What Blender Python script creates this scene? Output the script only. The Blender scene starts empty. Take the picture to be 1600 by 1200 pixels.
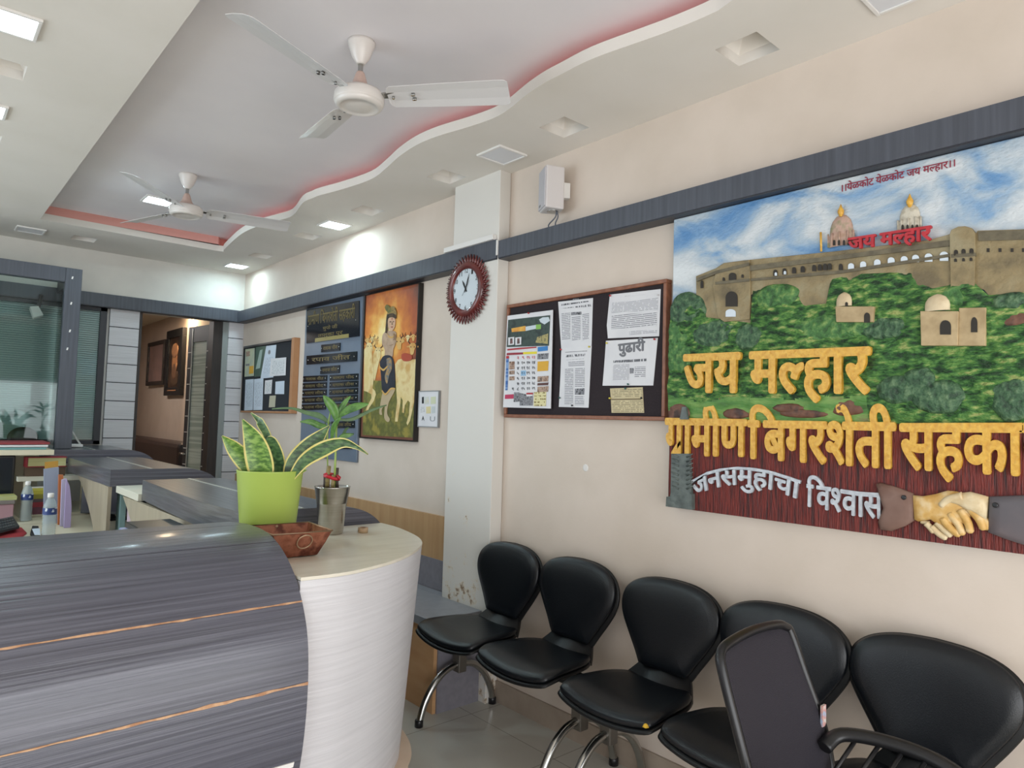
import bpy, bmesh, math, random
from mathutils import Vector, Matrix, noise
random.seed(7)
SC = bpy.context.scene
COL = SC.collection
R = math.radians

# ------------------------------------------------------------------ camera
FPX = 1078.27                       # focal length for a 1600 px wide picture
YAW, PITCH, ROLL = 0.720383, 0.0546616, 0.0281972
CAM = Vector((0.0, 0.0, 1.5))
_f = Vector((math.sin(YAW)*math.cos(PITCH), math.cos(YAW)*math.cos(PITCH), math.sin(PITCH)))
_r0 = Vector((math.cos(YAW), -math.sin(YAW), 0)); _u0 = _r0.cross(_f)
_r = math.cos(ROLL)*_r0 + math.sin(ROLL)*_u0
_u = -math.sin(ROLL)*_r0 + math.cos(ROLL)*_u0
cd = bpy.data.cameras.new('camera'); cam = bpy.data.objects.new('camera', cd); COL.objects.link(cam)
cd.sensor_width = 36; cd.sensor_fit = 'HORIZONTAL'; cd.lens = FPX/1600*36; cd.clip_start = .02; cd.clip_end = 100
cam.matrix_world = Matrix(((_r.x, _u.x, -_f.x, CAM.x), (_r.y, _u.y, -_f.y, CAM.y), (_r.z, _u.z, -_f.z, CAM.z), (0, 0, 0, 1)))
SC.camera = cam

def ray(px, py): return _f + _r*((px-800)/FPX) - _u*((py-600)/FPX)
def at(px, py, X=None, Y=None, Z=None):
    """Point of the plane X=, Y= or Z= that the photograph shows at a pixel."""
    d = ray(px, py)
    if X is not None: t = (X-CAM.x)/d.x
    elif Y is not None: t = (Y-CAM.y)/d.y
    else: t = (Z-CAM.z)/d.z
    return CAM + d*t
def dep(px, py, d): return CAM + ray(px, py)*d
def depth(p): return (Vector(p)-CAM).dot(_f)

# ------------------------------------------------------------------ light and exposure
w = bpy.data.worlds.new('daylight'); SC.world = w; w.use_nodes = True
bg = w.node_tree.nodes['Background']; bg.inputs[0].default_value = (.97, .98, 1.0, 1); bg.inputs[1].default_value = 1.0
SC.view_settings.view_transform = 'Standard'; SC.view_settings.look = 'None'
SC.view_settings.gamma = 1.0; SC.view_settings.use_curve_mapping = False
SC.view_settings.exposure = -0.07
def area(name, loc, target, sx, sy, power, col):
    l = bpy.data.lights.new(name, 'AREA'); l.shape = 'RECTANGLE'; l.size = sx; l.size_y = sy; l.energy = power; l.color = col
    o = bpy.data.objects.new(name, l); COL.objects.link(o); o.location = loc
    o.rotation_euler = (Vector(target)-Vector(loc)).to_track_quat('-Z', 'Y').to_euler()
    return o
area('shopfront_daylight', (-.1, -1.72, 1.0), (.1, 5, 1.25), 4.6, 1.9, 112, (.96, .98, 1.0))
sl = bpy.data.lights.new('sun', 'SUN'); sl.energy = 6.0; sl.angle = R(2); sl.color = (1.0, .96, .92)
so = bpy.data.objects.new('sun', sl); COL.objects.link(so); so.rotation_euler = Vector((-.10, .62, -1.0)).to_track_quat('-Z', 'Y').to_euler()
area('side_window_daylight', (-2.7, 4.6, 1.7), (.3, 4.4, 2.75), 3.4, 1.8, 90, (.74, .89, 1.0))  # unseen cool fill from the left, added to tint the ceiling

# ------------------------------------------------------------------ helpers
def lin(h):
    h = h.lstrip('#'); v = [int(h[i:i+2], 16)/255 for i in (0, 2, 4)]
    return tuple((c/12.92 if c <= .04045 else ((c+.055)/1.055)**2.4) for c in v)+(1,)
_M = {}
def mat(name, col, rough=.5, metal=0, spec=.5, coat=0, col2=None, scale=(1, 1, 1), nscale=5, detail=4, lo=.35, hi=.65, bump=0, bscale=None, emit=None, estr=0, alpha=1, trans=0, bdist=.01):
    """Principled material; col2 mixes a second colour in by stretched noise, bump adds relief from the same noise."""
    if name in _M: return _M[name]
    m = bpy.data.materials.new(name); m.use_nodes = True; nt = m.node_tree; N = nt.nodes; L = nt.links
    b = N['Principled BSDF']
    b.inputs['Base Color'].default_value = lin(col); b.inputs['Roughness'].default_value = rough
    b.inputs['Metallic'].default_value = metal; b.inputs['Specular IOR Level'].default_value = spec
    b.inputs['Coat Weight'].default_value = coat; b.inputs['Coat Roughness'].default_value = .15
    b.inputs['Transmission Weight'].default_value = trans; b.inputs['Alpha'].default_value = alpha
    if emit: b.inputs['Emission Color'].default_value = lin(emit); b.inputs['Emission Strength'].default_value = estr
    if col2 or bump:
        tc = N.new('ShaderNodeTexCoord'); mp = N.new('ShaderNodeMapping'); mp.inputs['Scale'].default_value = scale
        L.new(tc.outputs['Object'], mp.inputs[0])
        nz = N.new('ShaderNodeTexNoise'); nz.inputs['Scale'].default_value = nscale; nz.inputs['Detail'].default_value = detail
        L.new(mp.outputs[0], nz.inputs[0])
        if col2:
            cr = N.new('ShaderNodeValToRGB'); cr.color_ramp.elements[0].position = lo; cr.color_ramp.elements[1].position = hi
            cols = [col]+(list(col2) if isinstance(col2, (list, tuple)) else [col2])
            cr.color_ramp.elements[0].color = lin(cols[0]); cr.color_ramp.elements[1].color = lin(cols[-1])
            for k, c in enumerate(cols[1:-1]):
                e = cr.color_ramp.elements.new(lo+(hi-lo)*(k+1)/(len(cols)-1)); e.color = lin(c)
            L.new(nz.outputs['Fac'], cr.inputs[0]); L.new(cr.outputs[0], b.inputs['Base Color'])
        if bump:
            src = nz
            if bscale:
                src = N.new('ShaderNodeTexNoise'); src.inputs['Scale'].default_value = bscale; src.inputs['Detail'].default_value = 5
                L.new(mp.outputs[0], src.inputs[0])
            bp = N.new('ShaderNodeBump'); bp.inputs['Strength'].default_value = bump; bp.inputs['Distance'].default_value = bdist
            L.new(src.outputs['Fac'], bp.inputs['Height']); L.new(bp.outputs[0], b.inputs['Normal'])
    _M[name] = m
    return m

def empty(name, loc, label, cat, group=None, rz=0):
    o = bpy.data.objects.new(name, None); COL.objects.link(o); o.location = loc; o.rotation_euler = (0, 0, rz)
    o.empty_display_size = .05
    tag(o, label, cat, group); return o
def tag(o, label=None, cat=None, group=None, kind=None):
    if label: o['label'] = label
    if cat: o['category'] = cat
    if group: o['group'] = group
    if kind: o['kind'] = kind
    return o
def _origin(p):
    v = Vector((0, 0, 0))
    while p is not None: v += Vector(p.location); p = p.parent
    return v
class MB:
    """Collects shapes given in world coordinates; build() links them as ONE mesh object."""
    def __init__(s): s.bm = bmesh.new(); s.mi = 0
    def _face(s, vs, smooth=False):
        try:
            f = s.bm.faces.new(vs); f.material_index = s.mi; f.smooth = smooth; return f
        except ValueError: return None
    def box(s, lo, hi):
        x0, y0, z0 = lo; x1, y1, z1 = hi
        v = [s.bm.verts.new(p) for p in ((x0, y0, z0), (x1, y0, z0), (x1, y1, z0), (x0, y1, z0), (x0, y0, z1), (x1, y0, z1), (x1, y1, z1), (x0, y1, z1))]
        for q in ((3, 2, 1, 0), (4, 5, 6, 7), (0, 1, 5, 4), (1, 2, 6, 5), (2, 3, 7, 6), (3, 0, 4, 7)): s._face([v[i] for i in q])
        return s
    def prism(s, pts, vec, smooth=False):
        """Polygon (any planar outline) pushed along vec."""
        vec = Vector(vec); a = [s.bm.verts.new(p) for p in pts]; b = [s.bm.verts.new(Vector(p)+vec) for p in pts]
        s._face(a); s._face(b[::-1]); n = len(pts)
        for i in range(n): s._face([a[i], b[i], b[(i+1) % n], a[(i+1) % n]][::-1], smooth)
        return s
    def loft(s, rings, closed=True, cap=True, smooth=True):
        vr = [[s.bm.verts.new(p) for p in r] for r in rings]; n = len(vr[0])
        for a, b in zip(vr, vr[1:]):
            for i in range(n if closed else n-1): s._face([a[i], a[(i+1) % n], b[(i+1) % n], b[i]], smooth)
        if cap and closed:
            s._face(vr[0][::-1]); s._face(vr[-1])
        return s
    def tube(s, pts, rad, n=10, closed=False, flat=1.0):
        pts = [Vector(p) for p in pts]; rings = []; up = Vector((0, 0, 1)); m = len(pts)
        prev = None
        for i, p in enumerate(pts):
            if closed: t = (pts[(i+1) % m]-pts[i-1]).normalized()
            else: t = (pts[min(i+1, m-1)]-pts[max(i-1, 0)]).normalized()
            if prev is None:
                a = t.cross(up) if abs(t.z) < .9 else t.cross(Vector((1, 0, 0)))
            else: a = prev-t*prev.dot(t)
            a.normalize(); prev = a; b = t.cross(a)
            r = rad[i] if isinstance(rad, (list, tuple)) else rad
            rings.append([p+a*math.cos(2*math.pi*k/n)*r+b*math.sin(2*math.pi*k/n)*r*flat for k in range(n)])
        if closed: rings.append(rings[0])
        return s.loft(rings, True, not closed)
    def lathe(s, prof, c, n=32, axis='Z', cap=True):
        """prof: (radius, height) pairs round a vertical (or X) axis through c."""
        c = Vector(c); rings = []
        for r, h in prof:
            ring = []
            for k in range(n):
                a = 2*math.pi*k/n
                if axis == 'Z': ring.append(c+Vector((r*math.cos(a), r*math.sin(a), h)))
                else: ring.append(c+Vector((-h, r*math.cos(a), r*math.sin(a))))
            rings.append(ring)
        return s.loft(rings, True, cap)
    def pad(s, outline, fn, top, n=5, back=0.0, edge=.25, power=.5):
        """Cushion from a star-shaped 2-D outline: fn(u, v, h) -> 3-D; domes up to `top`, flat or domed at `back`."""
        cu = sum(p[0] for p in outline)/len(outline); cv = sum(p[1] for p in outline)/len(outline)
        rings = []
        def ring(sc, h): return [fn(cu+(u-cu)*sc, cv+(v-cv)*sc, h) for u, v in outline]
        for k in range(n, 0, -1):
            rings.append(ring(k/n*.985, back*(1-(k/n)**2)))
        rings = rings[::-1]
        rings = [ring(.02, back)]+rings
        rings.append(ring(1.0, top*edge*.5))
        for k in range(n+1):
            sc = .97*(1-k/n)+.02*(k/n); rings.append(ring(sc, top*(edge+(1-edge)*(1-sc**4)**power)))
        return s.loft(rings, True, True)
    def grid(s, fn, nu, nv, smooth=True):
        v = [[s.bm.verts.new(fn(i/nu, j/nv)) for j in range(nv+1)] for i in range(nu+1)]
        for i in range(nu):
            for j in range(nv): s._face([v[i][j], v[i+1][j], v[i+1][j+1], v[i][j+1]], smooth)
        return s
    def build(s, name, m, parent=None, kind=None, bevel=0, norm=True, seg=2):
        if norm: bmesh.ops.recalc_face_normals(s.bm, faces=s.bm.faces)
        o0 = _origin(parent)
        if parent is not None: bmesh.ops.translate(s.bm, vec=-o0, verts=s.bm.verts)
        me = bpy.data.meshes.new(name); s.bm.to_mesh(me); s.bm.free()
        for q in (m if isinstance(m, (list, tuple)) else [m]): me.materials.append(q)
        o = bpy.data.objects.new(name, me); COL.objects.link(o)
        if parent is not None: o.parent = parent
        if kind: o['kind'] = kind
        if bevel:
            b = o.modifiers.new('edge', 'BEVEL'); b.width = bevel; b.segments = seg; b.limit_method = 'ANGLE'; b.angle_limit = R(40)
        return o
def box(name, lo, hi, m, parent=None, kind=None, bevel=0): return MB().box(lo, hi).build(name, m, parent, kind, bevel)
def plate(name, pts, vec, m, parent=None, kind=None, bevel=0): return MB().prism(pts, vec).build(name, m, parent, kind, bevel)
def thing(name, parts_label, cat, o=None, group=None): return tag(o, parts_label, cat, group)
def copy_tree(o, parent=None):
    c = o.copy(); COL.objects.link(c)
    if parent is not None: c.parent = parent
    for ch in [k for k in bpy.data.objects if k.parent == o and k != c]: copy_tree(ch, c)
    return c
def spline(pts, n=8):
    """Catmull-Rom through the points."""
    P = [Vector(p) for p in pts]; out = []
    for i in range(len(P)-1):
        p0 = P[max(i-1, 0)]; p1 = P[i]; p2 = P[i+1]; p3 = P[min(i+2, len(P)-1)]
        for k in range(n):
            t = k/n; out.append(.5*((2*p1)+(p2-p0)*t+(2*p0-5*p1+4*p2-p3)*t*t+(3*p1-p0-3*p2+p3)*t**3))
    out.append(P[-1]); return out
def fill2d(polys, zc, half):
    """Flat plate with holes at height zc: first outline minus the others."""
    c = bpy.data.curves.new('fill', 'CURVE'); c.dimensions = '2D'; c.fill_mode = 'BOTH'; c.extrude = half
    for p in polys:
        sp = c.splines.new('POLY'); sp.points.add(len(p)-1); sp.use_cyclic_u = True
        for q, pt in zip(p, sp.points): pt.co = (q[0], q[1], 0, 1)
    o = bpy.data.objects.new('fill', c); COL.objects.link(o); bpy.context.view_layer.update()
    me = bpy.data.meshes.new_from_object(o.evaluated_get(bpy.context.evaluated_depsgraph_get()))
    bpy.data.objects.remove(o); bpy.data.curves.remove(c)
    m = MB(); m.bm.from_mesh(me); bpy.data.meshes.remove(me)
    bmesh.ops.translate(m.bm, vec=(0, 0, zc), verts=m.bm.verts)
    return m

# ------------------------------------------------------------------ Devanagari lettering (glyph by glyph)
def _glyph(s, bold, ext):
    c = bpy.data.curves.new('g', 'FONT'); c.body = s; c.size = 1; c.offset = bold; c.extrude = ext; c.resolution_u = 3
    o = bpy.data.objects.new('g', c); COL.objects.link(o); bpy.context.view_layer.update()
    me = bpy.data.meshes.new_from_object(o.evaluated_get(bpy.context.evaluated_depsgraph_get()))
    bpy.data.objects.remove(o); bpy.data.curves.remove(c); return me
_ADV = {}
def _mx(s):
    me = _glyph(s, 0, 0); r = max((v.co.x for v in me.vertices), default=0); bpy.data.meshes.remove(me); return r
def _adv(s):
    if s == ' ': return .26
    if s not in _ADV: _ADV[s] = _mx(s+'\u093e')-_mx('\u093e')
    return _ADV[s]
HEAD = None
def lettering(tokens, fn, bold=.012, ext=.5):
    """tokens: glyphs; ('half', g) drops the right stem, ('ra', g) adds the ra stroke, ('latin', s). fn(u, v, d): u 0-1 along the line,
    v 0 baseline - 1 head line, d 0-1 through the thickness."""
    global HEAD
    if HEAD is None:
        me = _glyph('\u093e', 0, 0); HEAD = max(v.co.y for v in me.vertices); bpy.data.meshes.remove(me)
    bm = bmesh.new(); x = 0
    for gi, t in enumerate(tokens):
        k, g = t if isinstance(t, tuple) else ('', t)
        if g == ' ': x += .26; continue
        me = _glyph(g, bold if bold <= .015 else 0, ext); b2 = bmesh.new(); b2.from_mesh(me); bpy.data.meshes.remove(me); a = _adv(g)
        if k == 'half':
            cut = a-_adv('\u093e')*.72
            bmesh.ops.bisect_plane(b2, geom=b2.verts[:]+b2.edges[:]+b2.faces[:], plane_co=(cut, 0, 0), plane_no=(1, 0, 0), clear_outer=True); a = cut
        if k == 'ra':
            sx = a-_adv('\u093e')*.35; q = [(sx, .17), (sx, .25), (sx-.25, .02), (sx-.21, -.04)]
            for z in (-ext, ext):
                f = b2.faces.new([b2.verts.new((px, py, z)) for px, py in q])
            vs = list(b2.verts)[-8:]
            for i in range(4): b2.faces.new([vs[i], vs[(i+1) % 4], vs[4+(i+1) % 4], vs[4+i]])
        bmesh.ops.translate(b2, vec=(x, 0, 0), verts=b2.verts)
        tmp = bpy.data.meshes.new('t'); b2.to_mesh(tmp); b2.free(); x += a
        dirs = [(0, 0)]+([(math.cos(R(45*q))*bold, math.sin(R(45*q))*bold) for q in range(8)] if bold > .015 else [])
        for q, (dx, dy) in enumerate(dirs):          # heavy strokes: the glyph repeated a pen's width around, each a hair lower
            n0 = len(bm.verts); bm.from_mesh(tmp); bm.verts.ensure_lookup_table()
            for vv in bm.verts[n0:]: vv.co.x += dx; vv.co.y += dy; vv.co.z *= 1-.02*(gi % 3)-.006*q
        bpy.data.meshes.remove(tmp)
    m = MB(); m.bm.free(); m.bm = bm
    for v in bm.verts: v.co = fn(v.co.x/x, v.co.y/HEAD, (v.co.z/(2*ext)+.5) if ext else 0)
    return m
def latin(s, fn, bold=0.0, ext=.05):
    me = _glyph(s, bold, ext); m = MB(); m.bm.from_mesh(me); bpy.data.meshes.remove(me)
    x0 = min(v.co.x for v in m.bm.verts); x1 = max(v.co.x for v in m.bm.verts); y0 = min(v.co.y for v in m.bm.verts); y1 = max(v.co.y for v in m.bm.verts)
    for v in m.bm.verts: v.co = fn((v.co.x-x0)/(x1-x0), (v.co.y-y0)/(y1-y0), v.co.z/(2*ext)+.5)
    return m
# ------------------------------------------------------------------ materials
def streaky(name, a, b, scale, rough, ns=1.0, bump=.15, lo=.3, hi=.7, coat=0, mid=None):
    return mat(name, a, rough, col2=[mid, b] if mid else b, scale=scale, nscale=ns, detail=6, lo=lo, hi=hi, bump=bump, coat=coat)
PAINT = mat('cream_wall_paint', '#d5c7ba', .75, col2='#cdbfb1', scale=(1, 1, 1), nscale=3, detail=6, bump=.05, bscale=60)
PAINT2 = mat('white_wall_paint', '#dcd8d0', .75, col2='#d3cfc8', nscale=4, detail=6, bump=.05, bscale=60)
CEIL = mat('ceiling_paint', '#dfd9d1', .8, col2='#dad4cb', nscale=2.5, bump=.03, bscale=40)
RECESS = mat('recess_paint', '#dfdadb', .8, col2='#d9d4d6', nscale=2.0)
CORAL = mat('coral_paint', '#d59a90', .8)
BLUEGREY = streaky('blue_grey_laminate', '#41444c', '#4f535d', (60, 60, 2), .42, bump=.05)
BLUEGREYD = mat('dark_laminate', '#2f3036', .45)
SLATE = streaky('slate_wood_laminate', '#43434d', '#5f5f6a', (1.0, 80, 80), .36, ns=1.5, bump=.35, lo=.32, hi=.68, coat=.35, mid='#50505b')
SLATEY = streaky('slate_wood_laminate_lengthwise', '#46474d', '#606268', (70, 1.2, 70), .3, ns=1.5, bump=.12, lo=.32, hi=.68, coat=.3, mid='#525459')
WHITELAM = streaky('white_ash_laminate', '#c4c2c5', '#cecccf', (2, 2, 70), .36, ns=1.4, bump=.25)
WHITETOP = streaky('white_ash_top', '#cfc8b8', '#dcd5c6', (3, 26, 3), .28, ns=1.3, bump=.03)
MDF = mat('bare_fibreboard', '#a5795a', .85, col2='#c39c7a', nscale=40, bump=.4)
TANWOOD = streaky('tan_veneer', '#b08a62', '#bf9c73', (2, 9, 1), .5, ns=2.2, bump=.05)
BENCHWOOD = streaky('beech_veneer', '#c29365', '#cfa478', (1, 3, 12), .45, ns=1.5, bump=.03)
PANELTAN = streaky('pale_oak_panel', '#968b78', '#a69b86', (14, 14, 1), .5, ns=1.6, bump=.03)
CREAMB = mat('cream_board', '#d6cdb4', .55)
GREYLAM = mat('grey_laminate', '#7d7a82', .4, col2='#86838b', nscale=30)
GREYTOP = mat('grey_bench_laminate', '#86888e', .35, col2='#8e9097', nscale=20)
BLACKP = mat('black_plastic', '#1b1b1d', .35)
CHROME = mat('chrome_steel', '#b3b3b0', .2, metal=1)
WHITEP = mat('white_plastic', '#dfdcd8', .4)
DARKWOOD = mat('dark_brown_wood', '#2b2523', .45, col2='#352c29', scale=(20, 20, 2), nscale=2)
ROSEWOOD = mat('red_brown_frame', '#7a4a33', .45, col2='#8d5a40', scale=(6, 6, 6), nscale=6)
def peeling():
    """Pale paint with flaked, stained patches low down on the pier and the wall."""
    m = bpy.data.materials.new('flaking_paint'); m.use_nodes = True; nt = m.node_tree; N = nt.nodes; L = nt.links; b = N['Principled BSDF']
    b.inputs['Roughness'].default_value = .75
    tc = N.new('ShaderNodeTexCoord'); n1 = N.new('ShaderNodeTexNoise'); n1.inputs['Scale'].default_value = 14; n1.inputs['Detail'].default_value = 8; n1.inputs['Roughness'].default_value = .7
    L.new(tc.outputs['Object'], n1.inputs[0])
    sx = N.new('ShaderNodeSeparateXYZ'); L.new(tc.outputs['Object'], sx.inputs[0])
    mr = N.new('ShaderNodeMapRange'); mr.inputs[1].default_value = .2; mr.inputs[2].default_value = 1.35; mr.inputs[3].default_value = .17; mr.inputs[4].default_value = -.02
    L.new(sx.outputs['Z'], mr.inputs[0])
    ad = N.new('ShaderNodeMath'); ad.operation = 'ADD'; L.new(n1.outputs['Fac'], ad.inputs[0]); L.new(mr.outputs[0], ad.inputs[1])
    cr = N.new('ShaderNodeValToRGB'); e = cr.color_ramp.elements
    e[0].position = .66; e[0].color = lin('#d6d2cb'); e[1].position = .77; e[1].color = lin('#8d7660')
    k = e.new(.71); k.color = lin('#d8cdbb'); L.new(ad.outputs[0], cr.inputs[0]); L.new(cr.outputs[0], b.inputs['Base Color'])
    return m
FLAKING = peeling()
def tiles():
    m = bpy.data.materials.new('vitrified_floor_tiles'); m.use_nodes = True; nt = m.node_tree; N = nt.nodes; L = nt.links; b = N['Principled BSDF']
    b.inputs['Roughness'].default_value = .22
    tc = N.new('ShaderNodeTexCoord'); br = N.new('ShaderNodeTexBrick'); br.offset = 0; br.inputs['Scale'].default_value = 1
    br.inputs['Brick Width'].default_value = .6; br.inputs['Row Height'].default_value = .6; br.inputs['Mortar Size'].default_value = .0025
    br.inputs['Color1'].default_value = lin('#d0cdc3'); br.inputs['Color2'].default_value = lin('#cbc8be'); br.inputs['Mortar'].default_value = lin('#a39e94')
    mp = N.new('ShaderNodeMapping'); mp.inputs['Location'].default_value = (.13, .17, 0); L.new(tc.outputs['Object'], mp.inputs[0]); L.new(mp.outputs[0], br.inputs[0])
    nz = N.new('ShaderNodeTexNoise'); nz.inputs['Scale'].default_value = 6; nz.inputs['Detail'].default_value = 8; L.new(tc.outputs['Object'], nz.inputs[0])
    mx = N.new('ShaderNodeMix'); mx.data_type = 'RGBA'; mx.blend_type = 'MULTIPLY'; mx.inputs[0].default_value = .12
    L.new(br.outputs[0], mx.inputs[6]); L.new(nz.outputs['Fac'], mx.inputs[7]); L.new(mx.outputs[2], b.inputs['Base Color'])
    return m
def glassmat(name, tint, refl=.12):
    m = bpy.data.materials.new(name); m.use_nodes = True; nt = m.node_tree; N = nt.nodes; L = nt.links
    N.remove(N['Principled BSDF']); t = N.new('ShaderNodeBsdfTransparent'); t.inputs[0].default_value = lin(tint)
    g = N.new('ShaderNodeBsdfGlossy'); g.inputs['Roughness'].default_value = .02
    f = N.new('ShaderNodeFresnel'); f.inputs[0].default_value = 1.38
    ad = N.new('ShaderNodeMath'); ad.operation = 'ADD'; ad.inputs[1].default_value = refl; ad.use_clamp = True; L.new(f.outputs[0], ad.inputs[0])
    mx = N.new('ShaderNodeMixShader'); L.new(ad.outputs[0], mx.inputs[0]); L.new(t.outputs[0], mx.inputs[1]); L.new(g.outputs[0], mx.inputs[2])
    L.new(mx.outputs[0], N['Material Output'].inputs[0]); return m
GLASS = glassmat('pane_glass', '#f0f8f7', .0)
CLEAR = glassmat('clear_plastic', '#eef4f4', .08)

# ------------------------------------------------------------------ room shell
XW, YB, ZC = 2.48, 6.90, 2.89            # right wall, back wall, ceiling border
BX = 2.395                               # face of the dark band
def st(name, lo, hi, m, parent=None, bevel=0): return box(name, lo, hi, m, parent, 'structure', bevel)
st('floor', (-2.9, -1.7, -.1), (2.6, 11.8, 0), tiles())
st('pavement', (-8, -9, -.12), (8, -1.7, -.02), mat('sunlit_pavement', '#b3b0ac', .8))
st('wall_front', (-2.9, -1.85, 2.0), (XW+.15, -1.73, 3.2), PAINT2)
st('wall_right', (XW, -1.7, 0), (XW+.15, YB+.12, 3.2), PAINT)
mb = MB(); mb.box((-2.9, YB, 2.40), (XW, YB+.12, 3.2)); mb.box((-2.9, YB, 0), (1.31, YB+.12, 1.205)); mb.box((-2.9, YB, 1.205), (-1.6, YB+.12, 2.40)); mb.box((1.29, YB+.02, 0), (1.54, YB+.12, 2.40))
mb.build('wall_back', PAINT2, kind='structure')
st('wall_left', (-2.95, 6.3, 0), (-2.85, YB, 3.2), PAINT2)

# pier on the right wall
st('wall_pier', (2.40, 2.88, 0), (XW-.001, 3.30, ZC+.02), FLAKING, bevel=.004)

# ceiling border with its wavy edge, niches and lamp seats
wave_px = [(350, 390), (370, 371), (387, 360), (410, 351), (433, 345), (457, 337), (473, 317), (487, 310), (500, 305), (537, 295), (580, 280), (603, 263), (623, 245), (650, 227), (683, 213), (733, 198), (770, 185), (793, 172), (823, 148), (850, 130), (875, 117), (925, 92), (1000, 65), (1050, 47), (1110, 22), (1145, 0)]
wave = [at(x, y, Z=ZC) for x, y in wave_px]
edge = [Vector((1.925, 6.08, ZC)), Vector((1.985, 6.06, ZC))]+wave
last = edge[-1]
edge += [Vector((last.x-.12, last.y-.45, ZC)), Vector((last.x-.05, last.y-.9, ZC)), Vector((last.x+.02, last.y-1.35, ZC))]
edge = spline(edge, 4)
hole = [(p.x, p.y) for p in edge]+[(.67, edge[-1].y), (.67, 6.08)]
NR = [(2.25, .36), (2.25, 1.305), (2.255, 2.25), (2.255, 3.19), (2.262, 4.10), (2.265, 5.03), (2.27, 5.97)]
NL = [(.215, 3.47), (.215, 4.45)]
NB = [(1.02, 6.50)]
H = .083
sq = lambda c, h=H: [(c[0]-h, c[1]-h), (c[0]+h, c[1]-h), (c[0]+h, c[1]+h), (c[0]-h, c[1]+h)]
cm = fill2d([[(-2.9, -1.7), (XW, -1.7), (XW, YB), (-2.9, YB)], hole]+[sq(c) for c in NR+NL+NB], ZC+.025, .025)
for c in NR+NL+NB:                                   # the hipped recess above each opening
    a = sq(c, H+.001); b = sq(c, .035)
    cm.loft([[Vector((x, y, ZC+.04)) for x, y in a], [Vector((x, y, ZC+.112)) for x, y in b]], True, False, False)
    cm.prism([(x, y, ZC+.112) for x, y in b], (0, 0, .002))
ceil_o = cm.build('ceiling', CEIL, kind='structure')
cx = sum(p[0] for p in hole)/len(hole)
outer = []
n = len(hole)
for i in range(n):
    a = Vector(hole[i-1]); b = Vector(hole[i]); c = Vector(hole[(i+1) % n]); t = (c-a).normalized(); nrm = Vector((t.y, -t.x))
    if (b+nrm*.01-Vector((1.3, b.y))).length < (b-Vector((1.3, b.y))).length and abs(nrm.x) > .2: nrm = -nrm
    outer.append(b+nrm*(.035 if abs(nrm.y) > .75 else .12))
outer = [Vector((p.x, p.y)) for p in outer]
mb = MB(); mb.loft([[Vector((p.x, p.y, ZC+.05)) for p in outer], [Vector((p.x, p.y, ZC+.13)) for p in outer]], True, False)
mb.build('trim_13', CORAL, kind='structure')
ZR = ZC+.115
st('ceiling_recess', (-2.9, -1.7, ZR), (XW, YB, ZC+.2), RECESS)
# red rope light lying in the cove behind the wavy lip
LED = mat('red_rope_light', '#c03a2a', .5, emit='#e0402c', estr=1.2)
rope = [Vector((p.x+.075, p.y, ZC+.066)) for p in edge[3:]]
o = MB().tube(rope, .007, 6).build('rope_light', LED)
tag(o, 'red rope light lying in the ceiling cove behind the wavy border', 'light')

# dark bands round the room
mb = MB(); mb.mi = 0; mb.box((BX, -1.7, 2.395), (XW, 2.875, 2.49)); mb.mi = 1; mb.box((BX+.004, -1.7, 2.389), (XW, 2.875, 2.396))
mb.build('trim_1', [BLUEGREY, BLUEGREYD], kind='structure')
mb = MB(); mb.box((BX-.004, 2.885, 2.395), (XW, YB-.001, 2.50)); mb.mi = 1; mb.box((BX, 2.885, 2.389), (XW, YB-.08, 2.396)); mb.build('trim_2', [BLUEGREY, BLUEGREYD], kind='structure')
mb = MB(); mb.box((-2.8, YB-.085, 2.40), (XW-.0005, YB, 2.51)); mb.mi = 1; mb.box((-2.8, YB-.08, 2.393), (XW-.0005, YB, 2.401)); mb.build('trim_3', [BLUEGREY, BLUEGREYD], kind='structure')
st('trim_4', (BX-.02, 2.90, 2.50), (2.40, 3.36, 2.528), WHITEP)                     # white cable channel on the band
st('trim_5', (BX-.007, 2.874, 2.41), (BX+.006, 2.886, 2.495), WHITEP)               # pale joint strip
# wainscot and skirting on the far part of the right wall
st('trim_6', (XW-.018, 3.30, .66), (XW, YB-.001, .92), TANWOOD)
st('trim_7', (XW-.022, 3.30, .48), (XW, YB-.001, .66), GREYLAM)
st('baseboard_right', (XW-.012, -1.7, 0), (XW, 2.88, .11), mat('stone_skirting', '#9c8d7e', .5, col2='#a99a8b', nscale=8))

# back wall: window with blinds, grooved pilasters, doorway
fr = MB()
for x in (-1.60, -.60, .40, 1.26): fr.box((x-.02, YB-.02, 1.205), (x+.03, YB+.05, 2.395))
fr.box((-1.6, YB-.02, 1.205), (1.29, YB+.05, 1.235)); fr.box((-1.6, YB-.02, 2.365), (1.29, YB+.05, 2.395))
wnd = fr.build('window_1', BLUEGREYD, kind='structure')
BLIND = mat('blind_slat', '#e9e9e9', .5); 
for k, (x0, x1) in enumerate(((-1.57, -.62), (-.57, .38), (.43, 1.24))):
    b = MB(); z = 1.245
    while z < 2.36:
        b.prism([(x0, YB+.012, z), (x0, YB+.03, z+.0165), (x0, YB+.031, z+.015), (x0, YB+.013, z-.0015)], (x1-x0, 0, 0)); z += .0185
    tag(b.build('blind', BLIND, wnd), kind='structure')
tag(box('pane', (-1.57, YB+.006, 1.235), (1.24, YB+.009, 2.365), GLASS, wnd), kind='structure')
tag(box('blind_backing', (-1.6, YB+.055, 1.2), (1.27, YB+.06, 2.4), mat('dim_backing', '#4b5557', .8), wnd), kind='structure')
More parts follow.
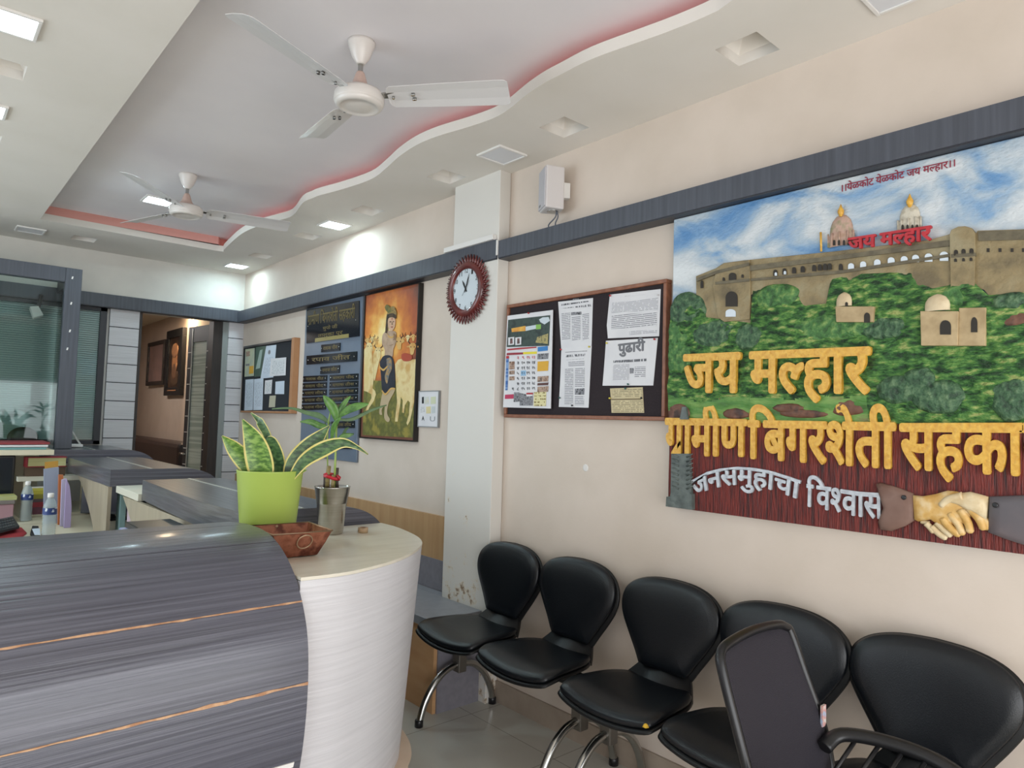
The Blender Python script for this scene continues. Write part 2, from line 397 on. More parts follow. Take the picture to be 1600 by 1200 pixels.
def pilaster(name, x0, x1, y0, groove0, side=None):
    m = MB(); m.mi = 0; z = 0; zs = [0]; g = groove0
    while g > 0.05: zs.append(g); g -= .163
    zs = sorted(zs)+[2.40]
    for a, b in zip(zs, zs[1:]): m.box((x0, y0, a+(.004 if a else 0)), (x1, YB+.02, b-.004))
    m.mi = 1; m.box((x0+.004, y0+.006, 0), (x1-.004, YB+.02, 2.40))
    return m.build(name, [WHITELAM, BLUEGREYD], kind='structure')
zg = at(193, 512, Y=YB-.03).z
pilaster('trim_8', 1.312, 1.545, YB-.03, zg)
pilaster('trim_9', 2.335, XW-.002, YB-.03, at(370, 529, Y=YB-.03).z)
st('trim_10', (2.285, YB-.01, 0), (2.335, YB+.14, 2.40), mat('shadow_grey_laminate', '#8b8f8d', .5))  # pilaster's side reveal; its shade is put into the grey colour
st('trim_11', (2.20, YB+.0, 0), (2.285, YB+.13, 2.40), DARKWOOD)
st('trim_12', (1.545, YB+.0, 0), (1.575, YB+.13, 2.40), DARKWOOD)
# door leaf standing open into the room behind
hx, hy = 2.275, YB+.15; ex, ey = 2.20, YB+.66
dv = Vector((ex-hx, ey-hy, 0)); dl = dv.length; du = dv/dl; dn = Vector((-du.y, du.x, 0))*.035
def leaf(u0, u1, z0, z1, name, m, parent, off=0, th=1.0):
    a = Vector((hx, hy, 0))+du*u0*dl+dn*off; b = Vector((hx, hy, 0))+du*u1*dl+dn*off
    return plate(name, [a+Vector((0, 0, z0)), b+Vector((0, 0, z0)), b+Vector((0, 0, z1)), a+Vector((0, 0, z1))], dn*th, m, parent)
mb = MB()
for u0, u1, z0, z1 in ((0, .22, 0, 2.38), (.80, 1, 0, 2.38), (.22, .80, 2.22, 2.38), (.22, .80, 0, .25)):
    a = Vector((hx, hy, 0))+du*u0*dl; b = Vector((hx, hy, 0))+du*u1*dl
    mb.prism([a+Vector((0, 0, z0)), b+Vector((0, 0, z0)), b+Vector((0, 0, z1)), a+Vector((0, 0, z1))], dn)
door = mb.build('door_1', BLUEGREYD, kind='structure')
leaf(.22, .80, .25, 2.22, 'glass_panel', mat('green_frosted_blind_glass', '#9fab9f', .35, col2='#c3ccc1', scale=(1, 1, 60), nscale=.9, detail=0, lo=.42, hi=.58), door, .2, .5)
leaf(.80, .83, .02, 2.36, 'edge_strip', mat('aluminium_strip', '#b9bab4', .35, metal=.4), door, -.15, 1.3)
zz = .32
while zz < 2.2:
    leaf(.03, .20, zz, zz+.008, 'inlay_strip', WHITEP, door, -.06, 1.12); leaf(.85, .97, zz, zz+.008, 'inlay_strip', WHITEP, door, -.06, 1.12); zz += .163
hp = Vector((hx, hy, 0))+du*.93*dl
MB().tube([hp+Vector((-.01, -.03, 1.08)), hp+Vector((-.05, -.05, 1.08)), hp+Vector((-.06, .06, 1.08))], .012, 8).box((hp.x-.025, hp.y-.02, .98), (hp.x-.0, hp.y+.02, 1.16)).build('door_handle', CHROME, door)

# the room behind the doorway
ROOM = mat('beige_room_paint', '#b9a696', .75, col2='#b09d8d', nscale=3)
mb = MB(); mb.box((2.5, YB+.14, 0), (2.62, 11.7, 2.9)); mb.build('wall_right_inner', ROOM, kind='structure')
st('wall_back_inner', (-.5, 11.3, 0), (2.5, 11.42, 2.9), ROOM)
o = MB().lathe([(.019, -.002), (.018, .0008), (.012, .0014), (.0005, .0015)], (XW, at(915, 731, X=XW).y, at(915, 731, X=XW).z), 9, 'X', False).build('plaster_patch', mat('bare_plaster', '#dedad6', .8), bpy.data.objects['wall_right']); tag(o, kind='structure')
st('wall_left_inner', (-.62, YB+.13, 0), (-.5, 11.42, 2.9), ROOM)
st('ceiling_inner', (-.6, YB+.13, 2.72), (2.55, 11.5, 2.8), mat('inner_ceiling_paint', '#d5c7b0', .8))
d2 = st('door_2', (1.55, 11.24, 0), (2.33, 11.3, 2.35), mat('brown_inner_door', '#6d5648', .5))
tag(box('door_frame', (1.5, 11.2, 0), (1.56, 11.3, 2.42), DARKWOOD, d2), kind='structure'); tag(box('door_frame', (2.32, 11.2, 0), (2.40, 11.3, 2.42), DARKWOOD, d2), kind='structure')
def lamp(name, loc, power, col, size=.14, r=None):
    l = bpy.data.lights.new(name, 'AREA'); l.size = size; l.energy = power; l.color = col; l.shape = 'SQUARE'
    o = bpy.data.objects.new(name, l); COL.objects.link(o); o.location = loc; return o
# ------------------------------------------------------------------ ceiling lamps
LEDP = mat('lit_led_panel', '#ffffff', .5, emit='#dff4ff', estr=9)
OFFP = mat('unlit_led_panel', '#d6d7db', .3)
def panel(x, y, z, lit, label, power=9):
    e = empty('ceiling_light', (x, y, z), label, 'ceiling light', 'square led panels in the ceiling')
    h = .095
    f = MB()
    for a, b in (((-h, -h), (h, -h+.013)), ((-h, h-.013), (h, h)), ((-h, -h+.013), (-h+.013, h-.013)), ((h-.013, -h+.013), (h, h-.013))):
        f.box((x+a[0], y+a[1], z-.010), (x+b[0], y+b[1], z+.002))
    f.build('frame', WHITEP, e, bevel=.002)
    box('diffuser', (x-h+.012, y-h+.012, z-.006), (x+h-.012, y+h-.012, z+.001), LEDP if lit else OFFP, e)
    if lit: lamp('panel_glow', (x, y, z-.014), power*.6, (.66, .92, 1.0), .16)
panel(2.26, .80, ZC, False, 'unlit square ceiling panel cut by the top edge of the photo above the mural')
panel(2.264, 2.71, ZC, False, 'unlit square ceiling panel beside the pier, above the wall speaker')
panel(2.265, 4.577, ZC, True, 'lit square ceiling panel over the name board and the picture of the cowherd', 10)
panel(2.264, 6.54, ZC, True, 'lit square ceiling panel in the far right corner of the ceiling border', 7)
panel(.20, 3.03, ZC, True, 'lit square panel in the left ceiling border, nearest and largest of the lit ones', 10)
panel(.19, 4.0, ZC, True, 'lit square panel in the left ceiling border, second from the camera', 10)
q = at(247, 313, Z=ZR); panel(q.x, q.y, ZR, True, 'lit square panel inside the ceiling recess beside the far fan', 12)
panel(.66, 6.50, ZC, False, 'unlit square panel in the ceiling border above the glass cabin')
e = empty('spotlight', (2.36, 8.6, 2.72), 'warm spotlight in the ceiling of the room behind the doorway', 'spotlight')
MB().lathe([(.05, -.012), (.055, -.006), (.055, 0)], (2.36, 8.6, 2.72), 20).build('rim', WHITEP, e)
MB().lathe([(.042, -.014), (.042, -.004)], (2.36, 8.6, 2.72), 20).build('lens', mat('warm_lens', '#ffe0b0', .5, emit='#ffd090', estr=8), e)
l = lamp('spot_glow', (2.36, 8.6, 2.70), 14, (1, .78, .5), .06); 
lamp('inner_room_glow', (1.2, 9.0, 2.68), 27, (1, .95, .91), .5)
# ------------------------------------------------------------------ relief mural on the right wall
XM = 2.437
def A(x, y, X=XM): return at(1030+x/2.807, 190+y/2.807, X=X)
def B(x, y, X=XM): return at(1030+x/2.807, 520+y/2.807, X=X)
def Cc(x, y, X=XM): return at(1340+x/6.154, 740+y/6.157, X=X)
def skymat():
    m = bpy.data.materials.new('painted_sky'); m.use_nodes = True; nt = m.node_tree; N = nt.nodes; L = nt.links; b = N['Principled BSDF']
    b.inputs['Roughness'].default_value = .5
    tc = N.new('ShaderNodeTexCoord'); mp = N.new('ShaderNodeMapping'); mp.inputs['Scale'].default_value = (1, 1.0, 1.7); mp.inputs['Rotation'].default_value = (.35, 0, 0); mp.inputs['Location'].default_value = (0, .35, .2)
    L.new(tc.outputs['Object'], mp.inputs[0])
    n1 = N.new('ShaderNodeTexNoise'); n1.inputs['Scale'].default_value = 3.1; n1.inputs['Detail'].default_value = 7; n1.inputs['Distortion'].default_value = .6; L.new(mp.outputs[0], n1.inputs[0])
    cr = N.new('ShaderNodeValToRGB'); e = cr.color_ramp.elements; e[0].position = .36; e[0].color = lin('#5484b4'); e[1].position = .66; e[1].color = lin('#d3d8db')
    for p, c in ((.43, '#7b9dbf'), (.49, '#a7b7c4'), (.56, '#c6ccd0')): k = e.new(p); k.color = lin(c)
    L.new(n1.outputs['Fac'], cr.inputs[0]); L.new(cr.outputs[0], b.inputs['Base Color'])
    n2 = N.new('ShaderNodeTexNoise'); n2.inputs['Scale'].default_value = 45; n2.inputs['Detail'].default_value = 6; L.new(mp.outputs[0], n2.inputs[0])
    bp = N.new('ShaderNodeBump'); bp.inputs['Strength'].default_value = .5; bp.inputs['Distance'].default_value = .01; L.new(n2.outputs['Fac'], bp.inputs['Height']); L.new(bp.outputs[0], b.inputs['Normal'])
    return m
LEAFY = mat('painted_foliage', '#1f3b22', .55, col2=['#366530', '#5c8b42', '#a3ae68'], scale=(1, 1, 2.6), nscale=24, detail=10, lo=.36, hi=.68, bump=.9, bscale=55, bdist=.02)
LEAFD = mat('painted_bush', '#25392a', .55, col2=['#3b5d3f', '#647f5c'], nscale=48, detail=8, lo=.3, hi=.7, bump=1, bdist=.015)
LEAFB = mat('painted_bright_bush', '#274a24', .55, col2=['#44733a', '#7f9c56'], nscale=40, detail=8, lo=.3, hi=.72, bump=1, bdist=.015)
GRASSP = mat('painted_grass', '#3d5f2c', .55, col2=['#4f7f39', '#74974f', '#7d6a4d'], scale=(1, .7, 2.2), nscale=12, detail=8, lo=.3, hi=.75, bump=.6, bscale=40)
FORT = mat('painted_fort_stone', '#6b5f46', .6, col2=['#8a7a58', '#94896b'], nscale=9, detail=8, bump=.5, bscale=50)
FORTD = mat('painted_fort_ledge', '#57503f', .6, col2='#6d6550', nscale=30, bump=.4)
FORTL = mat('painted_pale_stone', '#9c8662', .6, col2='#b8a27c', nscale=20, bump=.4)
DARKHOLE = mat('painted_dark_opening', '#2b2620', .7)
SKYHOLE = mat('painted_bright_opening', '#ccd6de', .6)
GOLD = mat('gold_paint', '#c9932f', .45, col2='#dcae48', nscale=60, bump=.5, spec=.6)
SILVER = mat('silver_paint', '#a9acb2', .4, col2='#c1c4c8', nscale=50, bump=.3, metal=.2)
REDPAINT = mat('red_letter_paint', '#a31f2a', .45, col2='#b82d36', nscale=40)
MAROON = mat('maroon_letter_paint', '#8a2138', .5)
MUD = mat('painted_mud', '#5b3a2c', .6, col2=['#6d4a39', '#43302a'], nscale=20, bump=.5)
REEDS = mat('painted_red_reeds', '#2b1213', .5, col2=['#571b18', '#7a2a22', '#3a1517'], scale=(1, 42, 3.2), nscale=2.2, detail=7, lo=.3, hi=.72, bump=.8, bscale=6, bdist=.01)
FLESH = mat('painted_hand', '#c79a52', .55, col2=['#cfa763', '#d9bd8d'], nscale=30, bump=.4)
FLESH2 = mat('painted_pale_hand', '#cdb58b', .55, col2='#d8c6a2', nscale=30, bump=.4)
CUFF = mat('painted_brown_sleeve', '#6f5246', .6, col2=['#7d6257', '#6a4c40'], nscale=6, bump=.3)
CUFF2 = mat('painted_grey_sleeve', '#5c5356', .6, col2=['#6a6062', '#5d585c'], nscale=5, bump=.3)
STONEG = mat('painted_grey_tower', '#4c5350', .5, col2='#626a66', nscale=30, bump=.4)
mural = empty('wall_mural', (XM, .3, 1.158), 'large painted relief mural of a hill fort with gold Devanagari letters on the right wall', 'mural')
ML, MR, MZ0, MZ1 = 1.753, -1.2, 1.162, 2.388
box('backing_board', (XM, MR, MZ0), (2.478, ML, MZ1), skymat(), mural, bevel=.004)
# red lower field
f0 = B(36, 392); f1 = B(1065, 400)
zr = [Vector((XM, ML, f0.z)), Vector((XM, f1.y, f1.z)), Vector((XM, MR, f1.z-.0))]
def vnoise(p, s, seed=0): return noise.noise(Vector((p[0]*s+seed, p[1]*s, p[2]*s)))
def rf(u, v):
    y = ML+(MR-ML)*u; top = zr[0].z+(zr[1].z-zr[0].z)*min(1, (ML-y)/(ML-zr[1].y)); z = MZ0+(top-MZ0)*v
    return Vector((XM-.006-.003*noise.noise(Vector((y*90, z*6, 0))), y, z))
MB().grid(rf, 240, 10).build('reed_ground', REEDS, mural, norm=False)
# green hillside
topl = [(48, 850), (190, 775), (215, 860), (410, 885), (405, 745), (600, 722), (640, 810), (740, 800), (760, 695), (850, 672), (1110, 662), (1200, 735), (1380, 702), (1450, 765), (1600, 752)]
tp = [A(*q) for q in topl]; tp[0].y = ML-.001; tp.append(Vector((XM, MR, tp[-1].z)))
def topz(y):
    for a, b in zip(tp, tp[1:]):
        if a.y >= y >= b.y: return a.z+(b.z-a.z)*((a.y-y)/max(1e-6, a.y-b.y))
    return tp[-1].z
def hs(u, v):
    y = ML-.001+(MR-ML)*u; bot = zr[0].z+(zr[1].z-zr[0].z)*min(1, (ML-y)/(ML-zr[1].y)); z = bot+(topz(y)-bot)*v
    q = Vector((y*7, z*7, 3)); n = noise.fractal(q, .8, 2.1, 4)
    fade = min(1, v*6)*min(1, (1-v)*10+.55)
    return Vector((XM-.006-fade*(.012+.012*max(-.6, n)), y, z))
hm = MB(); hm.grid(hs, 420, 60)
for f in hm.bm.faces:
    c = f.calc_center_median(); lowb = zr[0].z+.10+.035*noise.noise(Vector((c.y*6, 1, 0)))
    f.material_index = 1 if (c.z < lowb and c.y > .95) else 0
hm.build('hillside', [LEAFY, GRASSP], mural, norm=False)
def blob(m, cx, cy, rx, ry, src, h=.02, seed=1, n=30):
    c = src(cx, cy); e = src(cx+rx, cy); t = src(cx, cy-ry); wy = abs(e.y-c.y); wz = abs(t.z-c.z)
    out = []
    for k in range(n):
        a = 2*math.pi*k/n; r = 1+.16*noise.noise(Vector((math.cos(a)*1.6+seed, math.sin(a)*1.6, seed)))
        out.append((wy*r*math.cos(a), wz*r*math.sin(a)))
    m.pad(out, lambda u, v, q: Vector((XM-.008-q-(.004*noise.noise(Vector((u*60, v*60, seed))) if q > .002 else 0), min(c.y+u, ML-.001-.002*noise.noise(Vector((0, v*40, 2)))), c.z+v)), h, 6, 0, .2)
mb = MB()
for i, a in enumerate(((128, 832, 85, 78, A), (85, 930, 62, 70, A), (240, 930, 110, 62, A), (520, 770, 105, 55, A), (395, 945, 70, 55, A), (760, 905, 220, 60, A), (1000, 905, 130, 50, A), (1330, 760, 90, 55, A), (1540, 790, 90, 40, A), (80, 110, 85, 70, B))):
    mb.mi = i % 2; blob(mb, *a[:4], a[4], .016, i+1)
mb.mi = 0
for i, a in enumerate(((1060, 250, 110, 62, B), (1230, 280, 130, 75, B), (1150, 205, 75, 55, B), (1560, 290, 110, 100, B))): blob(mb, *a[:4], a[4], .022, i+21, 40)
mb.build('bush', [LEAFD, LEAFB], mural)
for i, a in enumerate(((90, 228, 55, 10, B), (130, 268, 80, 14, B), (255, 298, 40, 16, B), (345, 355, 60, 24, B), (570, 330, 70, 20, B), (640, 355, 110, 20, B), (830, 325, 85, 42, B), (85, 350, 55, 40, B), (1540, 870, 110, 30, A))): mb = MB(); blob(mb, *a[:4], a[4], .010, i+41); mb.build('earth_patch', MUD, mural)
# fort
def slab(name, pts, m, d0, d1, src=A): return plate(name, [src(x, y, XM-d0) for x, y in pts], (-(d1-d0), 0, 0), m, mural, bevel=.0015)
slab('fort_wall', [(168, 680), (255, 645), (290, 622), (385, 610), (770, 572), (1190, 522), (1285, 495), (1285, 740), (1200, 760), (1110, 700), (850, 710), (775, 730), (750, 830), (630, 835), (620, 770), (405, 760), (432, 890), (300, 905), (215, 880), (200, 795), (170, 775)], FORT, 0, .012)
rt = [A(1392, 500), A(1402, 482), A(1600, 476)]; rt2 = [A(1600, 790), A(1480, 800), A(1430, 740), A(1392, 730)]
plate('fort_wall', rt+[Vector((XM, MR+.02, rt[-1].z+.01)), Vector((XM, MR+.02, rt2[0].z))]+rt2, (-.012, 0, 0), FORT, mural)
slab('fort_tower', [(1282, 500), (1290, 480), (1320, 466), (1350, 464), (1378, 472), (1394, 495), (1392, 725), (1287, 740)], FORT, .002, .022)
slab('fort_tower', [(388, 612), (400, 608), (405, 715), (402, 868), (292, 880), (262, 860), (240, 720), (256, 648), (292, 622)], FORT, .01, .02)
mb = MB()
for pts, d in (([(400, 632), (775, 590), (1280, 520), (1282, 546), (790, 606), (402, 655)], .018), ([(404, 690), (790, 655), (1284, 580), (1285, 594), (792, 668), (405, 700)], .018), ([(168, 690), (258, 655), (400, 620), (400, 634), (260, 668), (170, 702)], .023), ([(252, 705), (402, 690), (402, 702), (254, 716)], .024), ([(1400, 482), (1610, 476), (1612, 518), (1402, 524)], .016), ([(1286, 585), (1392, 578), (1392, 592), (1287, 600)], .025)):
    mb.prism([A(x, y, XM-.012) for x, y in pts], (-(d-.012), 0, 0))
mb.build('fort_ledge', FORTD, mural)
def arch(m, x, y, w, h, d, src=A, mt=None):
    m = MB()
    pts = [(x-w, y+h), (x+w, y+h)]+[(x+w*math.cos(a), y-.1*h-h*.75*math.sin(a)) for a in [k*math.pi/8 for k in range(9)]]
    m.prism([src(px, py, XM-d) for px, py in pts], (-.0015, 0, 0)).build('arched_opening', mt or DARKHOLE, mural)
mb = None
for x, y in ((510, 662), (550, 656), (592, 651), (630, 646), (680, 641), (705, 638), (728, 636), (748, 634), (797, 636)): arch(mb, x, y, 9, 15, .0155)
for x, y, w_, h_, d in ((318, 775, 26, 36, .0215), (322, 678, 16, 18, .0215), (283, 690, 5, 8, .0215), (366, 677, 5, 8, .0215), (188, 712, 6, 18, .0155), (1302, 574, 9, 14, .0235), (1335, 570, 9, 14, .0235), (1370, 568, 9, 14, .0235), (1300, 607, 6, 8, .0235), (1335, 605, 6, 8, .0235), (1368, 603, 6, 8, .0235)): arch(mb, x, y, w_, h_, d)
for x in (1443, 1495, 1548, 1598): MB().prism([A(x+a, 564+b, XM-.0125) for a, b in ((-6, -8), (6, -8), (6, 8), (-6, 8))], (-.0015, 0, 0)).build('square_opening', DARKHOLE, mural)
for x, y, w_ in ((842, 634, 13), (895, 626, 13), (957, 618, 14), (1018, 610, 15), (1075, 605, 15), (1125, 599, 15), (1182, 595, 17), (1250, 589, 19)): arch(mb, x, y, w_, w_*1.15, .0155, A, SKYHOLE)
for x, y in ((512, 668), (552, 662)): arch(mb, x, y, 5, 8, .0172, A, SKYHOLE)
arch(mb, 314, 838, 22, 18, .0215, A, SKYHOLE)
# temple domes behind the wall, shrines on the slope
def dome(name, cx, cb, w_, h_, ct, m, spire):
    c = A(cx, cb); s_ = abs(A(cx+w_, cb).y-c.y); hz = abs(A(cx, ct).z-c.z); q = MB()
    prof = [(s_, 0), (s_*1.02, hz*.28), (s_*.9, hz*.32), (s_*.86, hz*.5), (s_*.7, hz*.66), (s_*.38, hz*.78), (s_*.22, hz*.8), (s_*.16, hz*.9), (s_*.05, hz*.96), (.0008, hz)]
    rings = [[Vector((XM-.35*r*max(0, math.sin(a))-.001, c.y+r*math.cos(a), c.z+h)) for a in [k*math.pi/12 for k in range(13)]] for r, h in prof]
    q.loft(rings, False, False)
    for k in range(5): 
        a = math.pi*(k+.5)/5; q.tube([Vector((XM-.35*s_*math.sin(a)-.003, c.y+s_*1.02*math.cos(a), c.z+hz*.02)), Vector((XM-.35*s_*math.sin(a)-.003, c.y+s_*1.02*math.cos(a), c.z+hz*.36))], .0032, 6)
    return q.build(name, m, mural)
dome('temple_dome', 800, 548, 58, 0, 378, mat('painted_pink_dome', '#a98b76', .6, col2=['#b99a8b', '#8f8a6c'], nscale=30, bump=.5), 0)
dome('temple_dome', 1100, 478, 52, 0, 336, mat('painted_white_dome', '#b9b1a0', .6, col2=['#c9c2b2', '#a59c86'], nscale=30, bump=.5), 0)
for x, y in ((803, 395), (1105, 352)): 
    c = A(x, y); MB().lathe([(.004, -.02), (.010, -.008), (.011, 0), (.005, .012), (.001, .024)], (XM-.012, c.y, c.z), 10).build('gilded_finial', GOLD, mural)
c0 = A(716, 572); c1 = A(714, 488); MB().tube([Vector((XM-.01, c0.y, c0.z)), Vector((XM-.01, c1.y, c1.z))], .004, 6).build('flag_pole', GOLD, mural)
def shrine(x0, x1, yb, yw, xd, yd, yt, wd):
    slab('shrine_wall', [(x0, yw), (x1, yw), (x1-3, yb), (x0+4, yb)], FORTL, .012, .034)
    c = A(xd, yd); s_ = abs(A(xd+wd, yd).y-c.y); hz = abs(A(xd, yt).z-c.z)
    rings = [[Vector((XM-.02-.5*r*math.sin(a), c.y+r*math.cos(a), c.z+h)) for a in [k*math.pi/12 for k in range(13)]] for r, h in ((s_, 0), (s_, hz*.35), (s_*.95, hz*.55), (s_*.72, hz*.8), (s_*.3, hz*.95), (.001, hz))]
    MB().loft(rings, False, False).build('shrine_dome', mat('painted_shrine_dome', '#c2ad8b', .6, col2='#d8c8a8', nscale=16, bump=.4), mural)
for cx_, yb_, k_ in ((800, 530, 13), (1100, 462, 12)):
    for dx_ in (-32, -11, 11, 32): arch(mb, cx_+dx_, yb_, 5, k_, .0255-.0003*abs(dx_)*.9)
shrine(784, 952, 882, 814, 822, 814, 752, 34); shrine(1155, 1322, 985, 835, 1230, 835, 760, 56)
slab('shrine_wall', [(1322, 820), (1440, 818), (1436, 985), (1318, 985)], FORTL, .012, .028)
arch(mb, 912, 858, 13, 24, .0345); arch(mb, 1256, 900, 24, 34, .0345); arch(mb, 1382, 888, 14, 36, .0285); arch(mb, 822, 800, 6, 10, .036)
# letters
def line(name, toks, hl, hr, bl, br, m, d0, d1, bold, src):
    a, b, c, d = src(*hl), src(*hr), src(*bl), src(*br)
    fn = lambda u, v, q: Vector((XM-d0-(d1-d0)*q, a.y+(b.y-a.y)*u, (c.z+(d.z-c.z)*u)*(1-v)+(a.z+(b.z-a.z)*u)*v))
    return lettering(toks, fn, bold).build(name, m, mural, norm=False)
JAI = ['ज', 'य', ' ', 'म', ('half', 'ल'), 'ह', 'ा', 'र']
line('lettering', JAI, (130, 104), (935, 72), (130, 258), (935, 262), GOLD, .016, .034, .030, B)
line('lettering', [('ra', 'ग'), 'ा', 'म', 'ी', 'ण'], (40, 380), (390, 386), (40, 532), (390, 538), GOLD, .004, .019, .030, B)
line('lettering', ['ि', 'ब', 'ग', 'र', 'श', 'े', 'त', 'ी'], (402, 390), (1038, 402), (402, 545), (1038, 590), GOLD, .004, .019, .030, B)
line('lettering', ['स', 'ह', 'क', 'ा'], (1068, 405), (1600, 405), (1068, 590), (1600, 620), GOLD, .004, .019, .030, B)
hl = B(1600, 405); bl = B(1600, 620)
lettering(['र', 'ी'], lambda u, v, q: Vector((XM-.004-.015*q, hl.y-.22*u, bl.z+(hl.z-bl.z)*v)), .03).build('lettering', GOLD, mural, norm=False)
line('lettering', JAI, (845, 520), (1203, 466), (845, 566), (1203, 524), REDPAINT, .018, .030, .032, A)
line('lettering', ['।', '।', 'य', 'े', 'ळ', 'क', 'ो', 'ट', ' ', 'य', 'े', 'ळ', 'क', 'ो', 'ट', ' ']+JAI+['।', '।'], (795, 281), (1303, 166), (795, 309), (1303, 195), MAROON, .0005, .003, .006, A)
def curved(toks, heads, drop0, drop1):
    P = spline([B(*q) for q in heads], 10); L_ = [0]
    for a, b in zip(P, P[1:]): L_.append(L_[-1]+(b-a).length)
    def pt(u):
        s_ = min(max(u, 0), 1)*L_[-1]
        for i in range(len(P)-1):
            if L_[i+1] >= s_: return P[i].lerp(P[i+1], (s_-L_[i])/max(1e-9, L_[i+1]-L_[i]))
        return P[-1]
    def fn(u, v, q):
        p = pt(u); t = (pt(u+.03)-pt(u-.03)).normalized(); nn = Vector((0, t.z, -t.y)); nn = nn if nn.z > 0 else -nn
        nn = (nn+Vector((0, 0, 1.2))).normalized()
        return Vector((XM-.004-.012*q, p.y, p.z))+nn*((drop0+(drop1-drop0)*u)*(v-1))
    lettering(toks, fn, .022).build('lettering', SILVER, mural, norm=False)
hh = (B(300, 592)-B(300, 672)).length
curved(['ज', 'न', 'स', 'म', 'ु', 'ह', 'ा', 'च', 'ा'], [(150, 650), (200, 618), (330, 590), (480, 604), (628, 650)], hh*.95, hh*.9)
curved(['ि', 'व', ('half', 'श'), 'व', 'ा', 'स'], [(655, 665), (760, 680), (870, 698), (985, 706)], hh*1.05, hh*1.12)
# lamp tower at the lower left corner
mb = MB(); mb.prism([B(x, y, XM-.006) for x, y in ((62, 530), (140, 530), (150, 715), (58, 715))], (-.014, 0, 0)); mb.prism([B(x, y, XM-.006) for x, y in ((45, 718), (156, 705), (158, 775), (42, 760))], (-.022, 0, 0)); mb.prism([B(x, y, XM-.006) for x, y in ((62, 700), (145, 695), (150, 722), (56, 724))], (-.018, 0, 0))
MB().prism([B(x, y, XM-.02) for x, y in ((96, 380), (132, 380), (122, 325), (106, 325))], (-.01, 0, 0)).build('tower_finial', STONEG, mural)
for k in range(8):
    for s_ in (-1, 1):
        y = 545+k*20; c = B(102+s_*18, y, XM-.022); e = B(102+s_*46, y-14, XM-.026); mb.tube([c, e], [.004, .002], 6)
mb.build('lamp_tower', STONEG, mural)
# handshake
mb = MB(); sl = [(195, 95), (240, 85), (400, 130), (555, 190), (562, 330), (560, 450), (480, 500), (340, 552), (235, 540), (215, 460), (265, 330), (215, 170)]
def relief(m, pts, top, edge=.35, d0=.006):
    w2 = [Cc(x, y) for x, y in pts]; m.pad([(p.y, p.z) for p in w2], lambda u, v, q: Vector((XM-d0-q, u, v)), top, 5, 0, edge)
relief(mb, sl, .022); mb.build('brown_sleeve', CUFF, mural)
c = [Cc(1275, 218), Cc(1440, 212), Cc(1600, 205)]; c2 = [Cc(1600, 680), Cc(1430, 625), Cc(1262, 560)]
mb = MB(); mb.pad([(p.y, p.z) for p in c]+[(c[-1].y-.45, c[-1].z), (c[-1].y-.45, c2[0].z-.10)]+[(p.y, p.z) for p in c2], lambda u, v, q: Vector((XM-.006-q, u, v)), .024, 5, 0, .5)
mb.build('grey_sleeve', CUFF2, mural)
mb = MB(); relief(mb, [(545, 205), (640, 215), (760, 195), (880, 160), (980, 172), (1040, 260), (1120, 380), (1060, 480), (900, 490), (800, 500), (720, 440), (600, 460), (560, 440)], .024)
def finger(m, pts, r0, r1, d):
    P = spline([Cc(x, y, XM-d) for x, y in pts], 4); n_ = len(P)
    rr = [r0+(r1-r0)*i/(n_-1) for i in range(n_)]; rr[-1] *= .55; m.tube(P, rr, 10)
for pts in ([(1080, 330), (1170, 440), (1215, 545)], [(985, 350), (1060, 470), (1085, 575)], [(890, 380), (975, 500), (1010, 595)], [(820, 430), (890, 520), (985, 600)]): finger(mb, pts, .0135, .010, .020)
finger(mb, [(1180, 420), (1240, 470), (1245, 545)], .013, .010, .012)
mb.build('clasped_hand', FLESH, mural)
mb = MB(); relief(mb, [(870, 235), (980, 185), (1100, 172), (1278, 222), (1272, 300), (1262, 440), (1180, 395), (1080, 350), (960, 290), (900, 275)], .030)
finger(mb, [(1010, 215), (900, 240), (840, 270), (795, 318)], .013, .009, .028)
for pts in ([(760, 470), (830, 540), (905, 605)], [(710, 510), (790, 585), (860, 625)], [(660, 480), (700, 520), (740, 570)]): finger(mb, pts, .010, .009, .016)
finger(mb, [(690, 480), (640, 468), (605, 460)], .008, .006, .012)
mb.build('clasped_hand', FLESH2, mural)
for x, y, d in ((475, 225, .027), (1350, 297, .029)):
    p = Cc(x, y); MB().lathe([(.0075, -.002), (.0075, .002), (.005, .0035), (.002, .0025)], (XM-d, p.y, p.z), 14, 'X').build('sleeve_button', BLACKP, mural)

